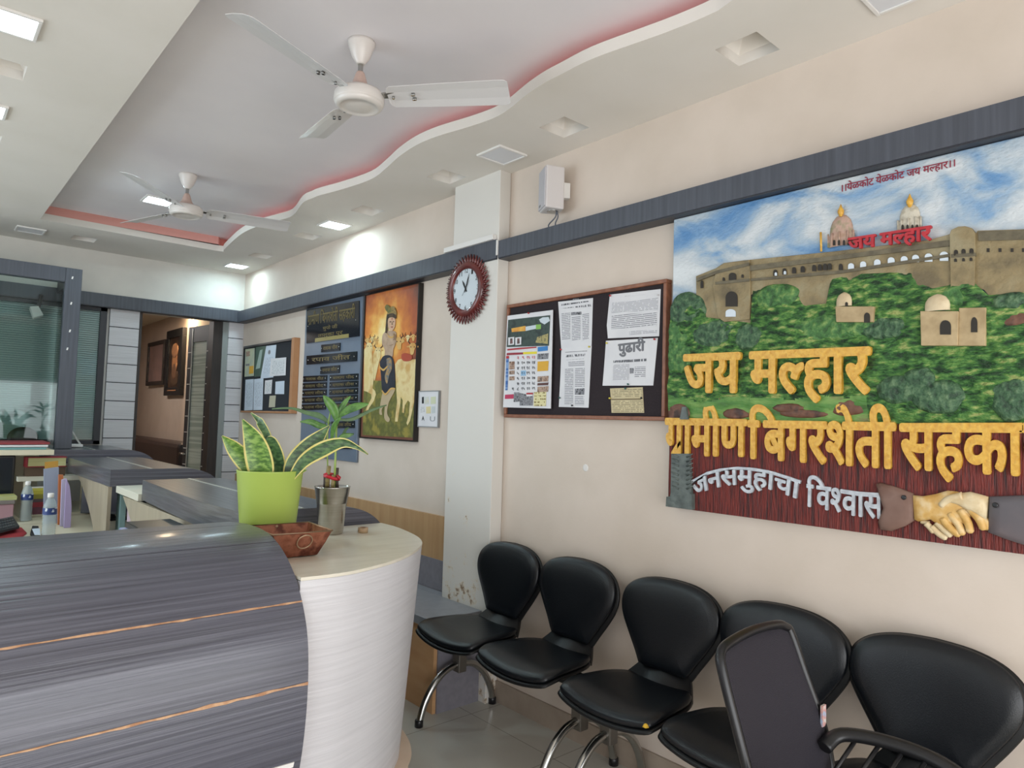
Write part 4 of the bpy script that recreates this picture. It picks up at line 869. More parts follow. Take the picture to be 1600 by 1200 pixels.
paint('painted_necklace', [(598, 330), (612, 350), (630, 356), (646, 345), (650, 330), (644, 352), (630, 366), (610, 360)], mat('painted_gold_trim', '#c9a05a', .4), .0060)
paint('painted_legs', [(575, 700), (640, 690), (648, 710), (612, 780), (600, 850), (618, 890), (605, 908), (582, 880), (585, 800), (565, 830), (568, 860), (550, 850), (560, 770)], mat('painted_pale_skin', '#b7a383', .45), .004)
paint('painted_dress', [(552, 520), (580, 480), (630, 485), (648, 560), (650, 690), (622, 690), (590, 725), (568, 700), (560, 600)], mat('painted_navy_cloth', '#1f2430', .4, col2='#30323c', nscale=30), .005)
paint('painted_sash', [(596, 500), (625, 495), (630, 560), (615, 600), (600, 660), (585, 620), (598, 560)], mat('painted_patterned_sash', '#5f6a72', .4, col2='#b08a50', nscale=50), .0062)
for pts in ([(552, 545), (575, 565), (600, 545), (600, 555), (576, 578), (552, 558)], [(568, 700), (590, 722), (622, 688), (650, 688), (650, 698), (624, 700), (590, 736), (566, 712)]): paint('painted_trim', pts, mat('painted_gold_trim', '#c9a05a', .4), .0066)
# small chart by the pier
ch = sheet('chart_board', 'small white framed chart with pale squares between the picture and the pier', 'chart', [(0, 0), (1, 0), (1, 1), (0, 1)], lambda x, y, X: Vector((X, 3.705-.212*x, 1.674-.217*y)), 2.472, PAPER, thick=.006)
T = lambda x, y, X=2.466: at(650+x/10.667, 600+y/10.67, X=X)
for pts, m_ in ([(100, 218), (130, 212), (130, 325), (100, 328)], BLACKP), ([(140, 215), (215, 210), (215, 335), (140, 338)], mat('pale_chart_print', '#cfc9b4', .6, col2='#c4cdd0', nscale=30)), ([(245, 215), (330, 208), (330, 330), (245, 335)], mat('pale_green_chart', '#c9ccae', .6)), ([(170, 380), (245, 372), (245, 490), (170, 492)], mat('pale_yellow_chart', '#d2c596', .6)), ([(260, 375), (320, 372), (320, 485), (260, 488)], mat('pale_grey_chart', '#bcc2c2', .6)), ([(78, 375), (150, 372), (150, 470), (78, 475)], printmat('chart_print', '#d3d3d3', '#a5a5aa', .008, .5)): block(ch, 'printed_square', pts, T, 2.466, m_, .0005)
a, b = T(100, 535), T(138, 612)
latin('A', lambda u, v, q: Vector((2.4653-.0005*q, a.y+(b.y-a.y)*u, b.z+(a.z-b.z)*v)), .01).build('lettering', BLACKP, ch, norm=False)
a, b = T(235, 540), T(318, 625)
latin('U', lambda u, v, q: Vector((2.4653-.0005*q, a.y+(b.y-a.y)*u, b.z+(a.z-b.z)*v)), .0).build('lettering', mat('grey_line_print', '#8a8d92', .6), ch, norm=False)
mb = MB(); yy0, yy1, zz0, zz1 = 3.493, 3.705, 1.457, 1.674
for a_, b_ in (((yy0-.006, zz0-.006), (yy1+.006, zz0)), ((yy0-.006, zz1), (yy1+.006, zz1+.006)), ((yy0-.006, zz0), (yy0, zz1)), ((yy1, zz0), (yy1+.006, zz1))): mb.box((2.463, a_[0], a_[1]), (2.479, b_[0], b_[1]))
mb.build('frame', mat('grey_frame', '#8d8f90', .5), ch)

# ------------------------------------------------------------------ clock, speaker
c = Vector((2.384, 3.135, 2.252)); RR = .205
ck = empty('wall_clock', (c.x, c.y, c.z), 'round white clock with a carved dark red sunburst frame on the pier', 'clock')
REDWOOD = mat('lacquered_red_wood', '#4f1f1e', .28, col2='#6d2c28', nscale=14, coat=.4)
MB().lathe([(.12, -.014), (.158, -.014), (.162, .004), (.152, .016), (.138, .022), (.124, .016), (.118, .006)], c, 48, 'X', False).build('bezel', REDWOOD, ck)
mb = MB()
for k in range(44):
    a = 2*math.pi*k/44; rad = Vector((0, math.cos(a), math.sin(a))); tan = Vector((0, -math.sin(a), math.cos(a)))
    for off, r0, r1, wd in ((0, .150, .203, .011), (.5, .148, .188, .009)):
        a2 = a+off*2*math.pi/44; rd = Vector((0, math.cos(a2), math.sin(a2))); tn = Vector((0, -math.sin(a2), math.cos(a2))); x = Vector((-.004 if off else .002, 0, 0))
        mb.tube([c+x+rd*r0, c+x+rd*(r0*.5+r1*.5)+tn*.004, c+x+rd*r1+tn*.001], [wd*.55, wd*.75, wd*.2], 6)
mb.build('sunburst_rays', REDWOOD, ck)
MB().lathe([(.136, -.012), (.136, .004)], c, 48, 'X').build('dial', mat('clock_dial', '#c9d2d8', .35), ck)
mb = MB()
for k in range(12):
    n_ = k or 12; a = math.pi/2-2*math.pi*k/12; cy, cz = math.cos(a)*.108, math.sin(a)*.108; wd = .026 if n_ > 9 else .015
    q = latin(str(n_), lambda u, v, d: Vector((c.x-.0045-.0006*d, c.y-(cy+(u-.5)*wd), c.z+cz+(v-.5)*.026)), .005, .02)
    tmp = bpy.data.meshes.new('t'); q.bm.to_mesh(tmp); q.bm.free(); mb.bm.from_mesh(tmp); bpy.data.meshes.remove(tmp)
mb.build('numerals', BLACKP, ck, norm=False)
def hand(name, deg, ln, wd, back, dx):
    a = R(90-deg); d = Vector((0, -math.cos(a), math.sin(a))); n_ = Vector((0, d.z, -d.y)); o_ = c+Vector((-dx, 0, 0))
    MB().prism([o_-d*back-n_*wd*.6, o_-d*back+n_*wd*.6, o_+d*ln*.6+n_*wd, o_+d*ln, o_+d*ln*.6-n_*wd], (-.001, 0, 0)).build(name, BLACKP, ck)
hand('hour_hand', 328, .066, .006, .018, .0065); hand('minute_hand', 20, .095, .004, .02, .008); hand('second_hand', 38, .06, .0012, .045, .0095)
MB().lathe([(.006, .006), (.005, .011)], c, 12, 'X').build('hub_cap', BLACKP, ck)

def PX(px, py): return at(px, py, X=2.36)
sp = empty('wall_speaker', (2.41, 2.42, 2.52), 'small white box loudspeaker above the dark band beside the pier', 'speaker')
ctr = Vector((2.40, 2.46, 2.675)); ang = R(-28)
rot = Matrix.Rotation(ang, 3, 'Z')
def sb(lo, hi, name, m, bev=.004):
    mb = MB(); mb.box(lo, hi)
    for v in mb.bm.verts: v.co = ctr+rot@v.co
    return mb.build(name, m, sp, bevel=bev)
SPK = mat('speaker_white', '#cfcac9', .45)
mb = MB(); prof = [(-.055, -.062), (.045, -.048), (.045, .048), (-.055, .062)]
for z_, s_ in ((-.108, 1), (.108, 1)): pass
mb.prism([ctr+rot@Vector((x, y, -.108)) for x, y in prof], (0, 0, .216)); mb.build('cabinet', SPK, sp, bevel=.008)
sb((-.061, -.057, -.100), (-.0545, .057, .100), 'grille', mat('speaker_grille', '#c2bfc2', .7, col2='#b5b2b6', nscale=400), .003)
sb((-.0625, .012, -.088), (-.0605, .036, -.078), 'badge', mat('grey_badge', '#6d6b6c', .4), 0)
MB().lathe([(.030, -.111), (.026, -.106)], ctr, 24).build('port', CHROME, sp)
sb((.03, -.02, -.04), (.085, .02, .04), 'bracket', WHITEP)
p0 = ctr+rot@Vector((.02, 0, -.105))
CABLE = mat('grey_cable', '#5f636c', .5)
for dy in (-.028, .02):
    q = Vector((BX+.02, p0.y+dy+.03, 2.491)); MB().tube(spline([p0, p0+Vector((.0, dy*.4, -.03)), q+Vector((0, 0, .02)), q], 5), .0035, 6).build('cable', CABLE, sp)
# ------------------------------------------------------------------ ceiling fans
FANW = mat('fan_enamel', '#d9d3cd', .32, col2='#d2ccc6', nscale=6); FANB = mat('fan_blade_enamel', '#cfcccb', .3); FANR = mat('fan_rose_ring', '#c2a79b', .35)
def fan(x, y, top, drop, angs, label, s=1.0, radii=(1, 1, 1)):
    e = empty('ceiling_fan', (x, y, top), label, 'fan', 'ceiling fans in the recess'); c = Vector((x, y, 0)); zb = top-drop
    MB().lathe([(.055, top), (.054, top-.012), (.036, top-.062), (.020, top-.085), (.016, top-.092)], c, 32).build('canopy', FANW, e)
    MB().lathe([(.010, top-.05), (.010, zb+.05)], c, 14).build('downrod', CHROME, e)
    MB().lathe([(.013, zb+.118), (.018, zb+.11), (.030, zb+.072), (.036, zb+.060), (.040, zb+.058), (.040, zb+.05), (.050, zb+.048), (.056, zb+.036)], c, 32).build('rod_cover', FANR, e)
    mb = MB().lathe([(.05, zb+.040), (.088, zb+.034), (.098, zb+.022), (.099, zb-.008), (.097, zb-.012), (.094, zb-.013), (.094, zb-.018), (.090, zb-.024), (.076, zb-.030), (.072, zb-.026), (.045, zb-.030), (.001, zb-.032)], c, 48)
    mb.build('motor', FANW, e)
    for a, k_ in zip(angs, radii):
        d = Vector((math.cos(R(a)), math.sin(R(a)), 0)); n_ = Vector((-d.y, d.x, 0)); up = Vector((0, 0, 1))
        mb = MB(); rings = []
        for i, (r, w0, w1) in enumerate(((.118, -.028, .028), (.124, -.044, .044), (.136, -.054, .054), (.35, -.060, .060), (.60, -.064, .064), (.622, -.062, .062), (.632, -.054, .054))):
            r *= k_ if r > .3 else 1; pts = []
            for t, zt in ((w0, .0), (w0*.35, .004), (w1*.45, .003), (w1, -.003)): pts.append(c+d*r+n_*t+up*(zb+.012+zt-t*.26))
            low = [p-up*.0022 for p in pts[::-1]]; rings.append(pts+low)
        mb.loft(rings, True, True, False)
        bl = mb.build('blade', FANB, e)
        mb = MB(); mb.prism([c+d*.085+n_*.018+up*(zb+.014), c+d*.130+n_*.018+up*(zb+.012), c+d*.235+n_*.016+up*(zb+.013), c+d*.235-n_*.016+up*(zb+.021), c+d*.130-n_*.018+up*(zb+.021), c+d*.085-n_*.018+up*(zb+.016)], up*.003)
        for q in (.142, .222, .228):
            for s_ in (-.012, .012) if q > .2 else (0,): p = c+d*q+n_*s_+up*(zb+.006-s_*.26); mb.lathe([(.006, -.004), (.005, -.001), (.005, .006)], p, 8)
        mb.build('blade_iron', CHROME, bl)
    return e
fp = at(565, 66, Z=ZR); zb_ = at(563, 158, Y=fp.y).z
tips = [at(*t_, Z=zb_)-Vector((fp.x, fp.y, zb_)) for t_ in ((795, 148), (370, 28), (487, 220))]
fan(fp.x, fp.y, ZR, ZR-zb_, [math.degrees(math.atan2(t_.y, t_.x)) for t_ in tips], 'white three-bladed ceiling fan nearer the camera, large at the top of the photo', 1, [t_.length/.632 for t_ in tips])
fq = at(294, 273, Z=ZR)
fan(fq.x, fq.y, ZR, ZR-zb_, (-12, 108, 228), 'smaller white ceiling fan farther back beside the lit recess panel')

# ------------------------------------------------------------------ front counter with barrel front
XE = .85
prof = [(2.40, 1.125), (2.25, 1.137), (2.14, 1.138), (2.06, 1.130), (2.0, 1.114), (1.95, 1.093), (1.905, 1.066), (1.865, 1.035), (1.835, 1.0), (1.805, .955), (1.785, .91), (1.774, .86), (1.769, .80), (1.769, .74), (1.774, .68), (1.785, .61), (1.805, .53), (1.835, .43), (1.875, .32), (1.93, .20), (1.99, .10), (2.02, .04)]
pr = [Vector((0, y, z)) for y, z in prof]
fine = spline(pr, 6)
L_ = [0]
for a, b in zip(fine, fine[1:]): L_.append(L_[-1]+(b-a).length)
fc = empty('reception_counter', (.2, 2.1, 0), 'large barrel-fronted reception counter of dark streaky wood in the left foreground', 'counter')
XL = -1.3
body = MB(); ins = []
for i, p in enumerate(fine):
    t = (fine[min(i+1, len(fine)-1)]-fine[max(i-1, 0)]).normalized(); nrm = Vector((0, t.z, -t.y)); ins.append(p+nrm*.008)
out_test = ins[10]
ring = ins+[Vector((0, 2.36, .0)), Vector((0, 2.36, 1.09))]
body.prism([p+Vector((XL+.004, 0, 0)) for p in ring], (XE-XL-.008, 0, 0)); body.build('core', MDF, fc)
def arc_at(y=None, z=None):
    for i, p in enumerate(fine):
        if (z is not None and p.z <= z and p.y < 1.95) or (y is not None and p.y <= y): return L_[i]
    return L_[-1]
cuts = [0, arc_at(y=2.235), arc_at(y=2.015), arc_at(z=at(466, 936, X=XE).z), arc_at(z=at(476, 1063, X=XE).z), arc_at(z=.30), L_[-1]]
def pos(s_):
    for i in range(len(L_)-1):
        if L_[i+1] >= s_: return fine[i].lerp(fine[i+1], (s_-L_[i])/max(1e-9, L_[i+1]-L_[i]))
    return fine[-1]
def nor(s_):
    a, b = pos(max(0, s_-.01)), pos(min(L_[-1], s_+.01)); t = (b-a).normalized(); return Vector((0, t.z, -t.y))
for k, (a, b) in enumerate(zip(cuts, cuts[1:])):
    g = .0005 if k == 0 else .0012; g2 = .0012 if k < 2 else .0022
    ss = [a+g2*(k > 0)+(b-a-g2*2)*i/14 for i in range(15)]
    ring = [pos(s_) for s_ in ss]+[pos(s_)+nor(s_)*.010 for s_ in ss[::-1]]
    mb = MB(); n0 = len(ring)
    mb.loft([[p+Vector((XL, 0, 0)) for p in ring], [p+Vector((XE, 0, 0)) for p in ring]], True, True, True)
    for f in mb.bm.faces:
        if abs(f.normal.x) > .9 or len(f.verts) > 4: f.smooth = False
    o = mb.build('front_panel', SLATE, fc); o.modifiers.new('split', 'EDGE_SPLIT').split_angle = R(35)
for k, (s0, lo_, hi_) in enumerate(((cuts[3], .0008, .0048), (cuts[4], .0008, .0085))):          # fibreboard showing along chipped joints
    mb = MB(); up_, dn__ = [], []
    for i in range(161):
        x = XL+(XE-XL)*i/160; a = .5+.5*noise.noise(Vector((x*16, k*5+.3, 0))); b = .5+.5*noise.noise(Vector((x*23, k*7+4.1, 2))); wgt = 1 if k == 0 else (.35+.65*max(0, min(1, (x-.25)*3)))
        q = lo_+(hi_-lo_)*a*a*wgt; r_ = lo_+(hi_-lo_)*b*b*wgt*1.3
        up_.append(pos(s0-q)+nor(s0)*.0104+Vector((x, 0, 0))); dn__.append(pos(s0+r_)+nor(s0)*.0104+Vector((x, 0, 0)))
    mb.loft([up_, dn__], False, False, False); o = mb.build('chipped_joint', MDF, fc, norm=False); so_ = o.modifiers.new('thick', 'SOLIDIFY'); so_.thickness = .0008
st_ = MB(); p0 = at(147, 1098, Y=1.775); st_.prism([p0+Vector((a, -.0012, b)) for a, b in ((-.006, .010), (.004, .012), (.006, .003), (.0, -.002), (.006, -.011), (-.004, -.013), (-.003, -.004), (-.010, -.002))], (0, .001, 0)); st_.build('stain', mat('dark_stain', '#4b474a', .6), fc)
q = [at(x, y, Y=1.785) for x, y in ((420, 1200), (458, 1189), (456, 1197), (440, 1203))]; MB().prism([Vector((p.x, 1.777, p.z)) for p in q], (0, .006, 0)).build('tape_scrap', WHITEP, fc)

# ------------------------------------------------------------------ white rounded end of the counter
de = empty('counter_end', (1.2, 2.25, 0), 'white rounded counter end with a pale top, carrying the plant pots', 'counter')
out = [(.855, 1.843), (.95, 1.836), (1.037, 1.846), (1.178, 1.898), (1.297, 1.972), (1.388, 2.052), (1.450, 2.125), (1.505, 2.235), (1.546, 2.385), (1.566, 2.50), (1.568, 2.60)]
out = [(p.x, p.y) for p in spline([Vector((a, b, 0)) for a, b in out], 5)]
cx_, cy_ = .95, 2.45
def ringz(off, z):
    r = []
    for i, (x, y) in enumerate(out):
        a = out[max(i-1, 0)]; b = out[min(i+1, len(out)-1)]; t = Vector((b[0]-a[0], b[1]-a[1], 0)).normalized(); nn = Vector((-t.y, t.x, 0))
        r.append(Vector((max(x, .853) if i == 0 else x, y, z))+nn*off)
    r[0].x = .856
    return r+[Vector((r[-1].x, 2.615, z)), Vector((.856, 2.615, z))]
mb = MB(); mb.loft([ringz(.004+.075*(1-z/1.0), z) for z in (.30, .45, .6, .75, .9, 1.04)], True, True)
o = mb.build('curved_side', WHITELAM, de); o.modifiers.new('split', 'EDGE_SPLIT').split_angle = R(40)
mb = MB(); mb.loft([ringz(.001, 1.0405), ringz(0, 1.050)], True, True); o = mb.build('worktop', WHITETOP, de); o.modifiers.new('split', 'EDGE_SPLIT').split_angle = R(40)
mb = MB(); mb.loft([ringz(.002, 1.0395), ringz(.002, 1.0415)], True, True); mb.build('worktop_joint', BLACKP, de)
mb = MB(); mb.loft([ringz(.022, 0), ringz(.022, .27), ringz(.030, .285)], True, True); mb.mi = 1; mb.loft([ringz(.0235, .235), ringz(.0235, .239)], True, True); mb.mi = 0; mb.loft([ringz(.020, .283), ringz(.012, .300)], True, True)
o = mb.build('plinth', [mat('beige_plinth_tile', '#c9b29c', .4, col2='#d6c2ae', nscale=6), MDF], de); o.modifiers.new('split', 'EDGE_SPLIT').split_angle = R(40)

# ------------------------------------------------------------------ teller counters along the room
def teller(name, label, z, stf, y0, y1, xw, drop, depth_, gx, cut=None):
    """Hooded counter along Y: staff edge polyline, curved customer side."""
    e = empty(name, (1.2, (y0+y1)/2, 0), label, 'counter', 'hooded teller counters')
    prof = [(1.28, z), (1.40, z-.006), (1.49, z-.034), (1.555, z-.085), (1.60, z-.16), (1.63, z-.26), (1.645, z-.38), (1.64, z-.52), (1.61, z-.70), (1.56, z-.88), (1.52, z-.98)]
    pr = spline([Vector((x-1.6+xw, 0, q)) for x, q in prof], 4)
    ny = 12; rings = []
    def stx(y):
        for a, b in zip(stf, stf[1:]):
            if min(a[1], b[1])-1e-6 <= y <= max(a[1], b[1])+1e-6: return a[0]+(b[0]-a[0])*(y-a[1])/(b[1]-a[1])
        return stf[-1][0] if abs(y-stf[-1][1]) < abs(y-stf[0][1]) else stf[0][0]
    for k in range(ny+1):
        y = y0+(y1-y0)*k/ny; sx_ = stx(y)
        ring = [Vector((sx_, y, z-drop)), Vector((sx_, y, z))]+[Vector((p.x, y, p.z)) for p in pr]
        i2 = []
        for i, p in enumerate(pr[::-1]):
            i2.append(Vector((p.x-.10*(1 if p.z < z-.14 else max(.15, (z-p.z)/.14)), y, min(p.z, z-drop))))
        rings.append(ring+i2)
    mb = MB(); mb.loft(rings, True, True)
    for f in mb.bm.faces:
        if len(f.verts) > 4: f.material_index = 1; f.smooth = False
    o = mb.build('hood', [SLATEY, SLATE], e); o.modifiers.new('split', 'EDGE_SPLIT').split_angle = R(30)
    mb = MB(); mb.box((gx-.006, y0+.01, z-.002), (gx+.006, y1-.01, z+.0025)); mb.build('inlay_strip', mat('aluminium_strip', '#b9bab4', .35, metal=.4), e)
    mb = MB(); mb.box((xw-.16, y0+.03, 0), (xw-.13, y1-.03, z-drop)); mb.build('front_board', PANELTAN, e)
    if cut:                                                   # board along the staff side with a quarter-round cut at its far end
        xs, near, curve = cut
        MB().prism([Vector((xs, near, 0)), Vector((xs, near, z-drop-.001))]+[Vector((xs, q, min(c, z-drop-.001))) for q, c in curve]+[Vector((xs, curve[-1][0]-.02, 0))], (.02, 0, 0)).build('side_board', PANELTAN, e)
    dx = .82 if z > 1.18 else -.05
    MB().box((dx, y0+.02, .70), (xw-.165, y1-.02, .735)).build('desk_top', CREAMB, e, bevel=.003)
    MB().box((dx+.02, y0+.03, 0), (dx+.045, y1-.03, .70)).build('desk_leg_board', CREAMB, e)
    return e
teller('teller_counter', 'dark hooded teller counter nearest the plant pots, partly behind them', 1.13, [(.986, 2.628), (.963, 2.788), (.952, 3.032), (.964, 3.479), (.988, 4.126)], 2.63, 4.126, 1.62, .105, 1, 1.22, (.967, 2.70, [(4.45, 1.012), (4.35, .963), (4.248, .904), (4.18, .844), (4.14, .77)]))
teller('teller_counter', 'dark hooded teller counter in the middle, between the pot counter and the far one', 1.15, [(.937, 4.641), (.921, 5.173), (.914, 5.895)], 4.64, 5.895, 1.60, .10, 1, 1.16, (.932, 4.655, [(5.64, 1.05), (5.43, .983), (5.2, .879), (5.03, .778), (4.94, .672), (4.90, .55)]))
teller('teller_counter', 'dark hooded teller counter farthest back, carrying the white router', 1.20, [(.823, 6.018), (.803, 6.80)], 6.02, 6.80, 1.56, .10, 1, 1.10)
CR = mat('cream_shelf', '#cfccbc', .45)
o = MB().box((.97, 4.13, 1.015), (1.40, 4.64, 1.055)).build('link_board', CR, bevel=.003); tag(o, 'cream link board bridging the nearest and middle teller counters', 'shelf')
o = MB().box((.62, 5.90, .985), (1.35, 6.015, 1.02)).build('link_board', CR, bevel=.003); tag(o, 'cream link board between the middle and farthest teller counters under the red register', 'shelf')

# ------------------------------------------------------------------ low bench cupboard along the wall
bc = empty('low_cupboard', (2.28, 4.0, 0), 'low grey-topped wooden bench cupboard beside the pier', 'cupboard')
MB().box((2.07, 2.925, .435), (2.398, 6.4, .48)).box((2.398, 3.303, .435), (2.457, 6.4, .48)).build('top', GREYTOP, bc, bevel=.003)
MB().box((2.105, 2.945, .0), (2.125, 6.4, .435)).build('front_board', BENCHWOOD, bc)
MB().box((2.125, 2.935, .0), (2.398, 2.957, .435)).build('end_panel', GREYLAM, bc)

# ------------------------------------------------------------------ waiting benches
LEATHER = mat('black_leatherette', '#090c11', .33, col2='#0c1015', nscale=300, bump=.1, spec=.45); SHELL = mat('black_seat_shell', '#0d0e10', .42, spec=.4); FOAM = mat('yellow_foam', '#e0b43a', .9)
BEAM = mat('black_beam', '#141416', .4); POSTM = mat('grey_steel_post', '#6b665f', .4, metal=.6)
SZ = .50
def seat(parent, yc):
    def bo(n=40, gx=0):                                         # back outline: balloon shape (s across, t up)
        pts = []
        key = [(0, .0), (.10, .0), (.124, .015), (.153, .06), (.197, .125), (.229, .18), (.241, .225), (.238, .268), (.217, .308), (.170, .341), (.095, .361), (0, .367)]
        P = spline([Vector((a, b, 0)) for a, b in key], 4); r = [(p.x, p.y) for p in P]; return r+[(-x, y) for x, y in r[-2:0:-1]]
    XB = 2.345
    def bfn(s, t, h): return Vector((XB+.055*t/.4-.42*s*s*(t/.4)-h-.02*(1-t/.4)**2, yc+s, SZ+.005+t))
    o = bo(); sh = [(a*1.03, b*1.025-.005) for a, b in o]
    mb = MB(); mb.pad([(a, b+.0) for a, b in sh], lambda s, t, h: bfn(s, t, h-.018), .016, 4, -.006, .6); 
    bk = mb.build('backrest_shell', SHELL, parent)
    MB().pad([(a*.975, .022+b*.955) for a, b in o], bfn, .034, 6, .0, .35, .7).build('back_cushion', LEATHER, parent)
    # neck joining back and seat
    mb = MB(); rings = []
    for k in range(9):
        a = k/8; x = 2.345-.03+.030*math.cos(a*1.2)+(-.055*a); z = SZ+.045-.075*a; wd = .108+.062*a
        rings.append([Vector((x, yc-wd, z)), Vector((x-.012, yc, z-.004)), Vector((x, yc+wd, z)), Vector((x+.022, yc+wd*.98, z-.014)), Vector((x+.014, yc, z-.02)), Vector((x+.022, yc-wd*.98, z-.014))])
    mb.loft(rings, True, True); mb.build('neck', SHELL, parent)
    key = [(0, .372), (.11, .366), (.158, .34), (.196, .27), (.216, .17), (.226, .07), (.222, .022), (.20, -.006), (.10, -.022), (0, -.026)]
    P = spline([Vector((a, b, 0)) for a, b in key], 4); r = [(p.x, p.y) for p in P]; o2 = r+[(-x, y) for x, y in r[-2:0:-1]]
    def sfn(s, t, h): return Vector((1.962+t*.97, yc+s, SZ-.034-.014*((.10-t)/.10)**2*(t < .10)+.018*(abs(s)/.22)**2+h))
    MB().pad([(a*1.03, b*1.02-.006) for a, b in o2], lambda s, t, h: sfn(s, t, h-.016), .015, 4, -.012, .7).build('seat_shell', SHELL, parent)
    return MB().pad(o2, sfn, .027, 6, 0, .75, .7).build('seat_cushion', LEATHER, parent)
def legset(parent, y):
    arc = [Vector((1.975, y, .0)), Vector((1.985, y, .045)), Vector((2.01, y, .112)), Vector((2.06, y, .185)), Vector((2.13, y, .238)), Vector((2.215, y, .255)), Vector((2.30, y, .238)), Vector((2.37, y, .185)), Vector((2.415, y, .112)), Vector((2.437, y, .045)), Vector((2.442, y, .0))]
    lg = MB().tube(spline(arc[:6], 4), .0175, 14).build('leg', CHROME, parent); MB().lathe([(.021, 0), (.021, .03), (.018, .034)], (1.976, y, 0), 14).build('foot_cap', BLACKP, lg)
    lg = MB().tube(spline(arc[5:], 4), .0175, 14).build('leg', CHROME, parent); MB().lathe([(.021, 0), (.021, .03), (.018, .034)], (2.442, y, 0), 14).build('foot_cap', BLACKP, lg)
    MB().box((2.19, y-.028, .215), (2.24, y+.028, .40)).build('post', POSTM, parent, bevel=.004)
def bench(ys, lys, b0, b1, label):
    e = empty('waiting_bench', (2.2, (b0+b1)/2, 0), label, 'bench', 'black waiting benches along the right wall')
    MB().box((2.185, b0, .385), (2.245, b1, .435)).build('beam', BEAM, e, bevel=.004)
    for y in lys: legset(e, y)
    for y in ys:
        sc = seat(e, y); MB().box((2.10, y-.09, .425), (2.33, y+.09, .448)).build('seat_bracket', BEAM, e)
    return e
b1_ = bench((2.682, 2.204), (2.87, 2.03), 2.0, 2.90, 'black two-seat chrome-legged waiting bench next to the white pier')
b2_ = bench((1.693, 1.22, .745), (1.87, .40), .36, 1.90, 'black three-seat waiting bench under the mural, its first cushion torn at the corner')
p0 = at(1011, 1132, Z=.475)
ctr_ = at(1009, 1134, X=1.953); vd = (CAM-ctr_).normalized(); MB().lathe([(.001, -.007), (.012, -.004), (.008, .004), (.001, .008)], ctr_+vd*.012, 5).build('torn_foam', FOAM, b2_)

# ------------------------------------------------------------------ office chair in front of the bench
MESH = mat('dark_violet_mesh', '#1c1822', .75, col2='#231f29', nscale=500, bump=.4)
oc = empty('office_chair', (1.74, .72, 0), 'black mesh-backed office armchair turned away from the bench in the right foreground', 'chair')
def oback(s, t, h): return Vector((1.735+s, .86+.11*(t-.0)/.30+.35*s*s*0-.02*math.sin(t*5)+h, .60+t))
ol = [(-.150, -.10), (-.175, .05), (-.186, .20), (-.184, .30), (-.170, .338), (-.12, .353), (0, .362), (.12, .357), (.165, .345), (.182, .325), (.192, .22), (.215, .08), (.20, -.04), (.15, -.10)]
olr = [(p.x, p.y) for p in spline([Vector((a, b, 0)) for a, b in ol], 4)]
mb = MB(); mb.pad([(a*.96, .01+b*.955) for a, b in olr], lambda s, t, h: oback(s, t, -h+.02*(1-(s/.18)**2)), .006, 6, -.004, .8); mb.build('mesh_back', MESH, oc)
mb = MB(); mb.tube([oback(s, t, 0) for s, t in olr], .0125, 10, True, 1.0); mb.build('back_frame', mat('charcoal_frame', '#131316', .32), oc)
q = oback(.205, .12, -.015); MB().box((q.x-.012, q.y-.004, q.z-.028), (q.x+.010, q.y+.002, q.z+.028)).build('paper_tag', mat('paper_tag', '#c9c4bf', .6, col2=['#c98a80', '#9fb0c6'], nscale=60), oc)
for s_ in (-1, 1):
    xa = 1.735+s_*.215
    P = spline([Vector((1.735+s_*.16, .855, .655)), Vector((xa+.0, .83, .682)), Vector((xa+s_*.03, .72, .692)), Vector((xa+s_*.035, .60, .682)), Vector((xa+s_*.02, .52, .64)), Vector((xa, .53, .56)), Vector((xa-s_*.06, .60, .45))], 6)
    ar = MB().tube(P, .021, 12, False, .8).build('armrest', BLACKP, oc)
    mb = MB()
    for k in range(6):
        y = .80-.055*k; mb.tube([Vector((xa+s_*.018, y, .678)), Vector((xa-s_*.05, y+.03, .60)), Vector((xa-s_*.11, y+.04, .50))], .006, 6)
    mb.build('arm_slat', BLACKP, ar)
sq_ = [(p.x, p.y) for p in spline([Vector(v) for v in ((-.18, 0, 0), (-.20, .2, 0), (-.18, .42, 0), (0, .46, 0), (.17, .42, 0), (.185, .2, 0), (.17, 0, 0))], 4)]
MB().pad(sq_, lambda s, t, h: Vector((1.735+s, .86-t, .44+h)), .06, 5, 0, .6).build('seat_cushion', MESH, oc)
mb = MB(); mb.tube([Vector((1.735, .86, .60)), Vector((1.735, .90, .50)), Vector((1.735, .82, .42)), Vector((1.735, .66, .41))], .025, 10, False, .5); mb.build('back_bracket', BLACKP, oc)
MB().lathe([(.03, .10), (.03, .42)], (1.735, .64, 0), 14).build('gas_column', CHROME, oc)
mb = MB()
for k in range(5): a = R(72*k+20); mb.tube([Vector((1.735, .64, .11)), Vector((1.735+.26*math.cos(a), .64+.26*math.sin(a), .07))], [.03, .018], 8)
mb.build('star_base', BLACKP, oc)
for k in range(5):
    a = R(72*k+20); x, y = 1.735+.26*math.cos(a), .64+.26*math.sin(a); m_ = MB(); m_.tube([Vector((x-.02, y, .028)), Vector((x+.02, y, .028))], .028, 14); m_.build('caster', BLACKP, oc)

